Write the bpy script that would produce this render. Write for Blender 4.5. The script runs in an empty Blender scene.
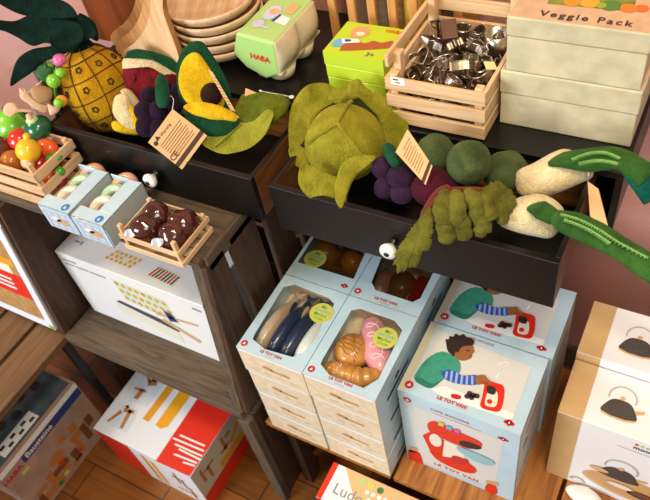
import bpy, math, random
from mathutils import Vector, Matrix, noise
random.seed(7)
C = bpy.context.scene.collection
PI = math.pi
V = Vector

# ---------------------------------------------------------------- materials
MATS = {}
def nodes(name):
    m = bpy.data.materials.new(name); m.use_nodes = True
    nt = m.node_tree; b = nt.nodes['Principled BSDF']
    return m, nt, b
def lin(c):
    if isinstance(c, str):
        c = [int(c[i:i+2], 16) / 255 for i in (0, 2, 4)]
    return tuple(x / 12.92 if x <= .04045 else ((x + .055) / 1.055) ** 2.4 for x in c) + (1,)
def noisy(nt, scale, detail=4, stretch=None, dist=0, rnd=True):
    tc = nt.nodes.new('ShaderNodeTexCoord'); n = nt.nodes.new('ShaderNodeTexNoise')
    n.inputs['Scale'].default_value = scale; n.inputs['Detail'].default_value = detail
    n.inputs['Distortion'].default_value = dist
    mp = nt.nodes.new('ShaderNodeMapping')
    if stretch: mp.inputs['Scale'].default_value = stretch
    nt.links.new(tc.outputs['Object'], mp.inputs['Vector'])
    if rnd:
        oi = nt.nodes.new('ShaderNodeObjectInfo'); mu = nt.nodes.new('ShaderNodeMath'); mu.operation = 'MULTIPLY'
        mu.inputs[1].default_value = 9
        nt.links.new(oi.outputs['Random'], mu.inputs[0]); nt.links.new(mu.outputs[0], mp.inputs['Location'])
    nt.links.new(mp.outputs[0], n.inputs['Vector'])
    return n
def ramp(nt, src, stops):
    r = nt.nodes.new('ShaderNodeValToRGB')
    while len(r.color_ramp.elements) < len(stops): r.color_ramp.elements.new(.5)
    for e, (p, c) in zip(r.color_ramp.elements, stops): e.position = p; e.color = c
    nt.links.new(src, r.inputs[0]); return r
def bump(nt, b, src, strength, dist=.002):
    bp = nt.nodes.new('ShaderNodeBump'); bp.inputs['Strength'].default_value = strength
    bp.inputs['Distance'].default_value = dist
    nt.links.new(src, bp.inputs['Height']); nt.links.new(bp.outputs[0], b.inputs['Normal'])
def plain(name, col, rough=.5, metal=0, coat=0, var=0, scale=30, bmp=0, bscale=80, bdist=.002, trans=0, alpha=1):
    if name in MATS: return MATS[name]
    m, nt, b = nodes(name); c = lin(col)
    b.inputs['Base Color'].default_value = c; b.inputs['Roughness'].default_value = rough
    b.inputs['Metallic'].default_value = metal; b.inputs['Coat Weight'].default_value = coat
    b.inputs['Transmission Weight'].default_value = trans; b.inputs['Alpha'].default_value = alpha
    if var:
        n = noisy(nt, scale)
        d = tuple(x * (1 - var) for x in c[:3]) + (1,); e = tuple(min(1, x * (1 + var * .6)) for x in c[:3]) + (1,)
        r = ramp(nt, n.outputs['Fac'], [(.3, d), (.7, e)]); nt.links.new(r.outputs[0], b.inputs['Base Color'])
    if bmp:
        n = noisy(nt, bscale, 6); bump(nt, b, n.outputs['Fac'], bmp, bdist)
    MATS[name] = m; return m
def felt(name, col, col2=None, var=.3):
    if name in MATS: return MATS[name]
    m, nt, b = nodes(name); c = lin(col); d = lin(col2) if col2 else tuple(x * (1 - var) for x in c[:3]) + (1,)
    b.inputs['Roughness'].default_value = 1; b.inputs['Specular IOR Level'].default_value = .12
    b.inputs['Sheen Weight'].default_value = .35; b.inputs['Sheen Roughness'].default_value = .5
    b.inputs['Sheen Tint'].default_value = tuple(min(1, x * 2 + .05) for x in c[:3]) + (1,)
    n = noisy(nt, 26, 8, dist=.6); r = ramp(nt, n.outputs['Fac'], [(.3, d), (.68, c)])
    f = noisy(nt, 420, 3); mix = nt.nodes.new('ShaderNodeMix'); mix.data_type = 'RGBA'; mix.blend_type = 'MULTIPLY'
    mix.inputs[0].default_value = .35
    nt.links.new(r.outputs[0], mix.inputs[6]); nt.links.new(f.outputs['Fac'], mix.inputs[7])
    nt.links.new(mix.outputs[2], b.inputs['Base Color'])
    h = noisy(nt, 130, 8, dist=1.2); bump(nt, b, h.outputs['Fac'], .9, .005)
    MATS[name] = m; return m
def wood(name, c1, c2, axis='x', rough=.6, scale=1, dark=None, bmp=.25, coat=0):
    key = name + axis
    if key in MATS: return MATS[key]
    m, nt, b = nodes(key); s = {'x': (.12, 1.6, 1.6), 'y': (1.6, .12, 1.6), 'z': (1.6, 1.6, .12)}[axis]
    n = noisy(nt, 28 * scale, 7, s, 1.2)
    st = [(.32, lin(c2)), (.62, lin(c1))]
    if dark: st = [(.25, lin(dark))] + [(.42, lin(c2)), (.68, lin(c1))]
    r = ramp(nt, n.outputs['Fac'], st); nt.links.new(r.outputs[0], b.inputs['Base Color'])
    b.inputs['Roughness'].default_value = rough; b.inputs['Coat Weight'].default_value = coat
    g = noisy(nt, 90 * scale, 5, s); bump(nt, b, g.outputs['Fac'], bmp, .002)
    MATS[key] = m; return m

# ---------------------------------------------------------------- mesh builder
FONT = {}
def font_mesh(s, bold=0.0, spacing=1.0):
    k = (s, bold, spacing)
    if k not in FONT:
        cu = bpy.data.curves.new('t', 'FONT'); cu.body = s; cu.size = 1; cu.align_x = 'CENTER'; cu.align_y = 'CENTER'
        cu.resolution_u = 3; cu.offset = bold; cu.space_character = spacing; cu.fill_mode = 'FRONT'
        o = bpy.data.objects.new('t', cu); C.objects.link(o); bpy.context.view_layer.update()
        me = bpy.data.meshes.new_from_object(o.evaluated_get(bpy.context.evaluated_depsgraph_get()))
        FONT[k] = ([v.co.copy() for v in me.vertices], [tuple(p.vertices) for p in me.polygons])
        bpy.data.objects.remove(o); bpy.data.curves.remove(cu); bpy.data.meshes.remove(me)
    return FONT[k]
def frame(o, u, v):
    u = V(u).normalized(); n = u.cross(V(v)).normalized(); v = n.cross(u)
    return Matrix(((u.x, v.x, n.x, o[0]), (u.y, v.y, n.y, o[1]), (u.z, v.z, n.z, o[2]), (0, 0, 0, 1)))
def facing(o, n):
    n = V(n).normalized(); u = V((0, 0, 1)).cross(n).normalized(); return frame(o, u, n.cross(u))
def top(o): return frame(o, (1, 0, 0), (0, 1, 0))
def front(o): return frame(o, (1, 0, 0), (0, 0, 1))
def right(o): return frame(o, (0, 1, 0), (0, 0, 1))
def curve(pts, n=40, closed=True):
    P = [V(p) for p in pts]; L = len(P); out = []
    segs = L if closed else L - 1
    for k in range(n if closed else n + 1):
        t = k / n * segs; i = min(int(t), segs - 1); f = t - i
        g = (lambda j: P[j % L]) if closed else (lambda j: P[max(0, min(L - 1, j))])
        a, b, c, d = g(i - 1), g(i), g(i + 1), g(i + 2)
        out.append(.5 * ((2 * b) + (c - a) * f + (2 * a - 5 * b + 4 * c - d) * f * f + (3 * b - a - 3 * c + d) * f ** 3))
    return out
def circ(n, r=1, rx=None, cx=0, cy=0, ph=0):
    return [((rx or r) * math.cos(2 * PI * i / n + ph) + cx, r * math.sin(2 * PI * i / n + ph) + cy) for i in range(n)]

class MB:
    def __init__(s, T=None): s.v, s.f, s.mi, s.sm, s.mats = [], [], [], [], []; s.T = T or Matrix()
    def add(s, vs, fs, mat, smooth=False, T=None):
        T = s.T if T is None else T
        if mat not in s.mats: s.mats.append(mat)
        k = s.mats.index(mat); b = len(s.v); s.v += [T @ V(v) for v in vs]
        for f in fs: s.f.append([b + i for i in f]); s.mi.append(k); s.sm.append(smooth)
        return s
    def box(s, x0, x1, y0, y1, z0, z1, mat, T=None, shear=(0, 0)):
        vs = [(x, y, z) for z in (z0, z1) for y in (y0, y1) for x in (x0, x1)]
        return s.add(vs, [(0, 2, 3, 1), (4, 5, 7, 6), (0, 1, 5, 4), (2, 6, 7, 3), (0, 4, 6, 2), (1, 3, 7, 5)], mat, False, T)
    def hexa(s, a, b, mat, T=None):      # bottom quad a, top quad b
        return s.add(list(a) + list(b), [(3, 2, 1, 0), (4, 5, 6, 7), (0, 1, 5, 4), (1, 2, 6, 5), (2, 3, 7, 6), (3, 0, 4, 7)], mat, False, T)
    def prism(s, pts, z0, z1, mat, T=None, smooth=False, edge=None):
        n = len(pts); vs = [(p[0], p[1], z) for z in (z0, z1) for p in pts]
        return s.add(vs, [tuple(range(n))[::-1], tuple(range(n, 2 * n))], mat, False, T).add(vs, [(i, (i + 1) % n, n + (i + 1) % n, n + i) for i in range(n)], edge or mat, smooth, T)
    def loft(s, rings, mat, smooth=True, caps=True, T=None, closed=True):
        n = len(rings[0]); vs = [p for r in rings for p in r]; fs = []
        for k in range(len(rings) - 1):
            for i in range(n if closed else n - 1):
                j = (i + 1) % n; fs.append((k * n + i, k * n + j, (k + 1) * n + j, (k + 1) * n + i))
        if caps: fs += [tuple(range(n))[::-1], tuple(range((len(rings) - 1) * n, len(rings) * n))]
        return s.add(vs, fs, mat, smooth, T)
    def lathe(s, prof, mat, n=32, T=None, smooth=True):
        rings = [[(r * math.cos(2 * PI * i / n), r * math.sin(2 * PI * i / n), z) for i in range(n)] for r, z in prof]
        return s.loft(rings, mat, smooth, True, T)
    def tube(s, pts, rad, mat, n=8, T=None, flat=1, up=(0, 0, 1)):
        P = [V(p) for p in pts]; R = rad if isinstance(rad, (list, tuple)) else [rad] * len(P); rings = []
        for i, p in enumerate(P):
            t = (P[min(i + 1, len(P) - 1)] - P[max(i - 1, 0)]).normalized()
            a = t.cross(V(up))
            a = a.normalized() if a.length > .05 else t.cross(V((1, .3, 0))).normalized()
            b = a.cross(t)
            rings.append([p + a * R[i] * math.cos(2 * PI * k / n) + b * R[i] * flat * math.sin(2 * PI * k / n) for k in range(n)])
        return s.loft(rings, mat, True, True, T)
    def ball(s, c, r, mat, T=None, n=20, m=12, lump=0, lscale=20, rot=None, deform=None):
        r = (r, r, r) if not hasattr(r, '__len__') else r; R = rot or Matrix.Identity(3); vs = []
        for j in range(m + 1):
            th = PI * j / m
            for i in range(n):
                ph = 2 * PI * i / n; d = V((math.sin(th) * math.cos(ph), math.sin(th) * math.sin(ph), math.cos(th)))
                q = V((d.x * r[0], d.y * r[1], d.z * r[2]))
                if deform: q = deform(d, q)
                if lump: q += d * lump * noise.noise((q + V(c) * 3) * lscale)
                vs.append(V(c) + R @ q)
        fs = []
        for j in range(m):
            for i in range(n):
                k = (i + 1) % n; a, b, cc, dd = j * n + i, j * n + k, (j + 1) * n + k, (j + 1) * n + i
                fs.append((a, dd, cc, b))
        return s.add(vs, fs, mat, True, T)
    def puff(s, pts, tf, tb, mat, T=None, n=44, bend=0, wave=0, wscale=25, sm=True, ctr=None, pw=.5, jag=0):
        """a cushion-like solid over a rounded outline: tf in front, tb behind, optionally dished and waved"""
        P = curve([(p[0], p[1], 0) for p in pts], n) if sm else [V((p[0], p[1], 0)) for p in pts]
        n = len(P); c = V((ctr[0], ctr[1], 0)) if ctr else sum(P, V((0, 0, 0))) / n
        R = max((p - c).length for p in P)
        if jag: P = [c + (p - c) * (1 + jag * (noise.noise(p * 140) + .5 * (k % 2) - .25)) for k, p in enumerate(P)]
        S = [.12, .3, .5, .68, .82, .92, .98, 1.0]
        def lift(q):
            rr = ((q - c).length / R) ** 2; off = noise.noise(q * wscale + V((c.x * 7, c.y * 5, 3))) * wave * min(1, rr * 1.6)
            return bend * rr + off
        vs = []; fs = []
        rows = [(x, 1) for x in S] + [(x, -1) for x in S[::-1][1:]]
        for x, sg in rows:
            h = (1 - x ** 2) ** pw if x < 1 else 0
            for p in P:
                q = c + (p - c) * x
                vs.append(V((q.x, q.y, lift(q) + (tf * h if sg > 0 else -tb * h))))
        for k in range(len(rows) - 1):
            for i in range(n):
                j = (i + 1) % n; fs.append((k * n + i, (k + 1) * n + i, (k + 1) * n + j, k * n + j))
        a = len(vs); vs.append(V((c.x, c.y, lift(c) + tf))); vs.append(V((c.x, c.y, lift(c) - tb)))
        L = (len(rows) - 1) * n
        for i in range(n):
            j = (i + 1) % n; fs += [(a, i, j), (a + 1, L + j, L + i)]
        return s.add(vs, fs, mat, True, T)
    # --- printing on a flat face: T is a frame whose z points out of the face
    def flat(s, pts, mat, T=None, lay=1): return s.add([(p[0], p[1], lay * .0004) for p in pts], [tuple(range(len(pts)))], mat, False, T)
    def rect(s, x0, y0, x1, y1, mat, T=None, lay=1): return s.flat([(x0, y0), (x1, y0), (x1, y1), (x0, y1)], mat, T, lay)
    def disc(s, x, y, r, mat, T=None, lay=1, rx=None, n=20): return s.flat(circ(n, r, rx, x, y), mat, T, lay)
    def text(s, t, x, y, size, mat, T=None, lay=2, bold=0.0, spacing=1.0, rot=0, sx=1):
        T = s.T if T is None else T; vs, fs = font_mesh(t, bold, spacing)
        M = T @ Matrix.Translation((x, y, lay * .0004)) @ Matrix.Rotation(rot, 4, 'Z') @ Matrix.Diagonal((size * sx, size, 1, 1))
        return s.add(vs, fs, mat, False, M)
    def ink(s, pts, mat, nrm, lay=1, smooth=0):   # a printed patch given by points of the face itself
        P = curve(pts, smooth) if smooth else [V(p) for p in pts]; N = V(nrm)
        a = sum(((P[i] - P[0]).cross(P[(i + 1) % len(P)] - P[0]) for i in range(1, len(P) - 1)), V((0, 0, 0)))
        if a.dot(N) < 0: P = P[::-1]
        return s.add([p + N * .0004 * lay for p in P], [tuple(range(len(P)))], mat, False, Matrix())
    def build(s, name, parent=None, loc=None, rot=None, bevel=0, seg=2, sub=0, solid=0):
        me = bpy.data.meshes.new(name)
        off = V(parent['base']) if parent is not None and 'base' in parent else (V(loc) if loc is not None and loc != 'local' else V((0, 0, 0)))

        me.from_pydata([tuple(v - off) for v in s.v], [], s.f)
        for m in s.mats: me.materials.append(m)
        me.polygons.foreach_set('material_index', s.mi); me.polygons.foreach_set('use_smooth', s.sm); me.update()
        o = bpy.data.objects.new(name, me); C.objects.link(o)
        if parent is not None:
            o.parent = parent
            if 'base' in parent: o['base'] = parent['base']
        elif loc is not None and loc != 'local': o.location = loc
        if rot: o.rotation_euler = rot
        if solid: md = o.modifiers.new('s', 'SOLIDIFY'); md.thickness = solid
        if bevel:
            md = o.modifiers.new('b', 'BEVEL'); md.width = bevel; md.segments = seg; md.limit_method = 'ANGLE'; md.angle_limit = math.radians(50)
        if sub: md = o.modifiers.new('sub', 'SUBSURF'); md.levels = md.render_levels = sub
        return o

def tag(o, label, cat, group=None):
    o['label'] = label; o['category'] = cat
    if group: o['group'] = group
    return o
def thing(name, label, cat, base=(0, 0, 0), group=None):   # empty at the thing's base; parts are given in place and stored relative to it
    o = bpy.data.objects.new(name, None); C.objects.link(o); o.location = base; o.empty_display_size = .02
    o['base'] = tuple(base); return tag(o, label, cat, group)
def structure(o): o['kind'] = 'structure'; return o
def dup(root, loc, rot=None, label=None, scale=None):
    r = root.copy(); C.objects.link(r); r.location = loc
    if rot is not None: r.rotation_euler = rot
    if label: r['label'] = label
    if scale: r.scale = scale
    def kids(a, b):
        for ch in list(a.children):
            if ch == b: continue
            c = ch.copy(); C.objects.link(c); c.parent = b; kids(ch, c)
    kids(root, r)
    return r

# ---------------------------------------------------------------- palette
old = dict(c1='66543f', c2='4e3f30', dark='362a1e', rough=.8, bmp=.4, scale=1.9)
OLD = {a: wood('weathered_wood', axis=a, **old) for a in 'xyz'}
BRN = {a: wood('brown_crate_wood', '4e331e', '3a2413', a, .65, dark='25160b', bmp=.35, scale=1.7) for a in 'xyz'}
ORG = {a: wood('orange_pine', 'b97a35', '96591f', a, .5, dark='6d3c12') for a in 'xyz'}
PINE = {a: wood('pale_pine', 'e2c096', 'c79e6c', a, .55) for a in 'xyz'}
BEECH = {a: wood('beech', 'dcae78', 'c8935a', a, .45, scale=1.5, bmp=.1) for a in 'xyz'}
BLACK = plain('black_paint', '090909', .36, var=.25, scale=12, bmp=.06)
BLACKM = plain('black_metal', '141414', .4)
WHITE = plain('white_card', 'f0eeea', .45, coat=.15)
GREYW = plain('white_card_cool', 'e6e8ec', .45)
BLUE = plain('pale_blue_card', 'bcd6e2', .42, coat=.1, var=.05)
KRAFT = plain('kraft_board', 'd9bb90', .7, var=.12, scale=60)
RED = plain('red_ink', 'c4232a', .45)
TOYRED = plain('bright_red_card', 'df2a16', .45)
DK = plain('dark_ink', '2d2320', .6)
CREAM = plain('cream_ink', 'efe4cf', .5)
ORANGE = plain('orange_ink', 'e39a1c', .5)
BROWN = plain('brown_ink', '7a4526', .6)
TAN = plain('tan_ink', 'cfa06a', .6)
SKY = plain('sky_ink', '6aaed6', .5)
NAVY = plain('navy_ink', '24407f', .5)
LIME = plain('lime_card', 'b9d22c', .5, coat=.1)
GREENC = plain('soft_green_card', 'a9d27c', .35, coat=.3)
STICK = plain('yellow_green_sticker', 'c8cc58', .5)
STRING = plain('white_string', 'e8e4da', .6)
FILM = None
def film():
    m, nt, b = nodes('clear_film'); b.inputs['Roughness'].default_value = .06
    out = nt.nodes['Material Output']; tr = nt.nodes.new('ShaderNodeBsdfTransparent'); gl = nt.nodes.new('ShaderNodeBsdfGlossy')
    gl.inputs['Roughness'].default_value = .06; mx = nt.nodes.new('ShaderNodeMixShader'); fr = nt.nodes.new('ShaderNodeFresnel'); fr.inputs[0].default_value = 1.45
    nt.links.new(fr.outputs[0], mx.inputs[0]); nt.links.new(tr.outputs[0], mx.inputs[1]); nt.links.new(gl.outputs[0], mx.inputs[2])
    nt.links.new(mx.outputs[0], out.inputs['Surface']); nt.nodes.remove(b); return m
FILM = film()

# ---------------------------------------------------------------- the room
def plaster():
    m, nt, b = nodes('mauve_plaster'); n = noisy(nt, 2.2, 5, rnd=False)
    r = ramp(nt, n.outputs['Fac'], [(.3, lin('c48672')), (.55, lin('c69288')), (.8, lin('c99e9e'))]); nt.links.new(r.outputs[0], b.inputs['Base Color'])
    b.inputs['Roughness'].default_value = .9; g = noisy(nt, 160, 6, rnd=False); bump(nt, b, g.outputs['Fac'], .6, .003); return m
def floorboards():
    m, nt, b = nodes('oak_floor'); tc = nt.nodes.new('ShaderNodeTexCoord'); br = nt.nodes.new('ShaderNodeTexBrick')
    br.inputs['Scale'].default_value = 1; br.inputs['Brick Width'].default_value = .62; br.inputs['Row Height'].default_value = .13
    br.inputs['Mortar Size'].default_value = .0022; br.inputs['Color1'].default_value = lin('96591f'); br.inputs['Color2'].default_value = lin('764617')
    br.inputs['Mortar'].default_value = lin('3a200b'); br.inputs['Bias'].default_value = 0
    nt.links.new(tc.outputs['Object'], br.inputs['Vector'])
    n = noisy(nt, 30, 7, (.12, 1.6, 1), 1, False); mx = nt.nodes.new('ShaderNodeMix'); mx.data_type = 'RGBA'; mx.blend_type = 'MULTIPLY'; mx.inputs[0].default_value = .7
    r = ramp(nt, n.outputs['Fac'], [(.3, (.5, .42, .36, 1)), (.65, (1, 1, 1, 1))])
    nt.links.new(br.outputs['Color'], mx.inputs[6]); nt.links.new(r.outputs[0], mx.inputs[7]); nt.links.new(mx.outputs[2], b.inputs['Base Color'])
    b.inputs['Roughness'].default_value = .4; return m
structure(MB().box(-3.6, 2.4, 1.43, 1.55, -.5, 2.9, plaster()).build('wall_back'))
structure(MB().box(-3.6, 2.4, -2.6, 1.55, -.6, -.5, floorboards()).build('floor'))
structure(MB().box(-3.6, 2.4, 1.412, 1.43, -.5, -.38, OLD['x']).build('baseboard_back', bevel=.004))

# ---------------------------------------------------------------- shelving made of old crates
SY = .64      # front of the crate tops
def boards_x(mb, x0, x1, ys, z0, z1, m):
    for a, b in ys: mb.box(x0, x1, a, b, z0 + random.uniform(0, .0015), z1, m)
def skewed(mb, xb, xt, th, yb0, yb1, yt0, yt1, z0, z1, m):     # upright board leaning a little
    mb.hexa([(xb, yb0, z0), (xb + th, yb0, z0), (xb + th, yb1, z0), (xb, yb1, z0)],
            [(xt, yt0, z1), (xt + th, yt0, z1), (xt + th, yt1, z1), (xt, yt1, z1)], m)

uc = thing('wooden_crate', 'old brown wooden crate on its side holding the large white box', 'crate', (-1.17, .8, .07))
mb = MB(); boards_x(mb, -1.50, -.845, [(.64, .80)], .633, .655, OLD['x']); boards_x(mb, -1.415, -.845, [(.806, .93), (.936, 1.12)], .633, .655, OLD['x']); mb.build('top_panel', uc, bevel=.002)
mb = MB(); boards_x(mb, -1.512, -.85, [(.567, .75), (.756, .93), (.936, 1.1)], .072, .1, OLD['x']); mb.build('bottom_panel', uc, bevel=.002)
mb = MB()
for a, b, c, d in ((.577, .712, .643, .709), (.745, .835, .734, .833), (.868, .96, .868, .96), (.99, 1.08, .99, 1.08)): skewed(mb, -.848, -.848, .016, a, b, c, d, .1, .633, BRN['z'])
mb.build('side_panel', uc, bevel=.002)
mb = MB(); skewed(mb, -1.530, -1.480, .014, .575, .80, .615, .80, .1, .633, BRN['z']); mb.build('side_panel', uc, bevel=.002)
for y0, y1 in ((1.0, 1.03),): 
    MB().box(-1.41, -1.38, y0, y1, .1, .633, OLD['z']).build('post', uc, bevel=.002)
mb = MB(); skewed(mb, -.882, -.874, .03, .578, .608, .643, .673, .1, .633, OLD['z']); mb.build('post', uc, bevel=.002)
mb = MB()
for z in (.12, .3, .48): mb.box(-1.415, -.86, 1.05, 1.062, z, z + .15, BRN['x'])
mb.build('back_panel', uc, bevel=.002)
MB().box(-.845, -.832, .655, 1.1, .612, .655, OLD['y']).build('rim', uc, bevel=.002)

lc = thing('wooden_crate', 'lower old wooden crate open at the front, over the red and white box', 'crate', (-1.17, .8, -.5))
mb = MB()
for a, b in ((.575, .70), (.73, .86), (.89, 1.02)): mb.box(-.862, -.846, a + .02, b, -.5, .05, BRN['z'])
mb.build('side_panel', lc, bevel=.002)
MB().box(-.88, -.838, .568, .596, -.5, .05, OLD['z']).build('post', lc, bevel=.003)
mb = MB(); mb.box(-1.535, -1.52, .62, 1.05, -.5, .05, BRN['z']); mb.build('side_panel', lc, bevel=.002)
mb = MB()
for z in (-.47, -.29, -.11): mb.box(-1.52, -.862, 1.04, 1.052, z, z + .15, BRN['x'])
mb.build('back_panel', lc, bevel=.002)
mb = MB(); mb.box(-1.535, -.838, .60, .66, .05, .0715, OLD['x']).box(-1.535, -.838, .9, 1.04, .05, .0715, OLD['x']); mb.build('rail', lc, bevel=.002)

ll = thing('wooden_crate', 'wooden crate at the left edge with a white box inside', 'crate', (-1.85, .8, .07))
MB().box(-2.2, -1.503, .642, .80, .633, .655, OLD['x']).build('top_panel', ll, bevel=.002)
mb = MB(); skewed(mb, -1.545, -1.495, .012, .578, .80, .612, .80, .094, .633, BRN['z']); mb.build('side_panel', ll, bevel=.002)
MB().box(-2.2, -2.184, .62, .80, .094, .633, BRN['z']).build('side_panel', ll, bevel=.002)
MB().box(-2.2, -1.535, .80, .81, .094, .633, BRN['x']).build('back_panel', ll)
MB().box(-2.2, -1.53, .60, 1.06, .0725, .094, BRN['x']).build('bottom_panel', ll, bevel=.002)

bn = thing('bench', 'low bench with brown plank top and black legs at the left edge', 'bench', (-1.85, .6, -.5))
mb = MB()
for x0, x1 in ((-1.66, -1.535), (-1.80, -1.675), (-1.94, -1.815), (-2.08, -1.955)): mb.box(x0, x1, -.5, 1.05, .046, .0715, wood('bench_wood', '74522f', '5a3c20', 'y', .6))  # planks lengthened forward, out of view, to shade the block box below
mb.build('top_panel', bn, bevel=.003)
for x, y in ((-1.575, .56), (-1.575, -.46), (-2.05, -.46), (-2.05, .98)): MB().box(x, x + .026, y, y + .026, -.5, .046, BLACKM).build('leg', bn, bevel=.002)

sh = thing('plank_shelf', 'low shelf of orange pine planks under the toy boxes', 'shelf', (-.1, 1, -.5))
mb = MB(); xs = [-.825, -.43, -.036, .28, .6]
for a, b in zip(xs, xs[1:]): mb.box(a, b - .010, .612, 1.09, -.022, -.0002, ORG['y'])
mb.build('top_panel', sh, bevel=.002)
mb = MB()
for y in (.66, .98): mb.box(-.81, .59, y, y + .05, -.06, -.022, BRN['x'])
mb.build('rail', sh, bevel=.002)
for x in (-.82, -.1, .57):
    for y in (.66, .98): MB().box(x, x + .03, y, y + .05, -.5, -.06, BRN['z']).build('leg', sh, bevel=.002)
cr = thing('wooden_crate', 'dark wooden crate on the floor under the ludo game box', 'crate', (-.45, .5, -.5))
mb = MB()
for y in (.33, .42, .51): mb.box(-.70, -.1, y, y + .08, -.315, -.3, BRN['x'])
mb.build('top_panel', cr, bevel=.002)
for x in (-.70, -.115): MB().box(x, x + .015, .33, .59, -.5, -.315, BRN['y']).build('side_panel', cr, bevel=.002)
rc = thing('wooden_crate', 'tall dark wooden crate behind the toy boxes that carries the black cabinet', 'crate', (-.5, 1.2, -.5))
mb = MB()
for z in (-.49, -.32, -.15, .02, .18, .34, .50): mb.box(-.80, -.30, 1.13, 1.145, z, z + .13, BRN['x'])
mb.build('front_panel', rc, bevel=.002)
for x in (-.80, -.315): MB().box(x, x + .015, 1.146, 1.395, -.5, .64, BRN['z']).build('side_panel', rc, bevel=.002)
MB().box(-.80, -.30, 1.13, 1.40, .641, .6545, BRN['x']).build('top_panel', rc, bevel=.002)

# ---------------------------------------------------------------- black cabinet and its two drawers pulled out
DT = .785
cab = thing('drawer_cabinet', 'low black painted cabinet with two drawers pulled open', 'cabinet', (-.74, 1.2, .655))
CX0, CX1, CY0, CY1 = -1.41, -.082, 1.02, 1.40
MB().box(CX0, CX1, CY0, CY1, .788, .803, BLACK).build('top_panel', cab, bevel=.002)
MB().box(CX0, CX1, CY0, CY1, .6555, .6585, BLACK).build('bottom_panel', cab, bevel=.001)
for x in (CX0, -.752, CX1 - .014): MB().box(x, x + .014, CY0 + .002, CY1, .659, .788, BLACK).build('side_panel', cab, bevel=.001)
MB().box(CX0, CX1, CY1 - .01, CY1, .664, .788, BLACK).build('back_panel', cab)
DBR = wood('drawer_wood', '6e4520', '523014', 'y', .5)
KNOB = plain('porcelain', 'f1ede4', .2, coat=.5)
def drawer(x0, x1, y0, kx):
    y1 = y0 + .265; z0 = .6592
    mb = MB()
    mb.box(x0, x1, y0, y0 + .014, z0, DT, BLACK)
    mb.box(x0, x0 + .011, y0 + .014, y1, z0 + .004, DT - .004, DBR); mb.box(x1 - .011, x1, y0 + .014, y1, z0 + .004, DT - .004, DBR)
    mb.box(x0 + .0005, x0 + .0105, y0 + .014, y1, DT - .004, DT - .0005, BLACK); mb.box(x1 - .0105, x1 - .0005, y0 + .014, y1, DT - .004, DT - .0005, BLACK)
    mb.box(x0 + .011, x1 - .011, y1 - .011, y1, z0 + .004, DT - .01, ORG['x'])
    mb.box(x0 + .011, x1 - .011, y0 + .014, y1 - .011, z0 + .004, z0 + .011, BLACK)
    e = mb.build('drawer', cab, bevel=.0012)
    kz = .722; k = MB(Matrix.Translation((kx, y0, kz)) @ Matrix.Rotation(PI / 2, 4, 'X'))
    k.lathe([(.001, .012), (.008, .012), (.0095, .016), (.0155, .020), (.0185, .027), (.0165, .033), (.010, .0355), (.001, .036)], KNOB, 24)
    k.lathe([(.001, 0), (.010, 0), (.009, .004), (.006, .008), (.006, .013), (.001, .013)], BLACK, 20)
    k.lathe([(.0005, .0355), (.0055, .0355), (.0055, .0375), (.0005, .038)], BLACKM, 12)
    k.build('knob', e)
    return e
drawer(-.722, -.133, .79, -.445)
drawer(-1.372, -.768, .794, -1.047)

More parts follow.
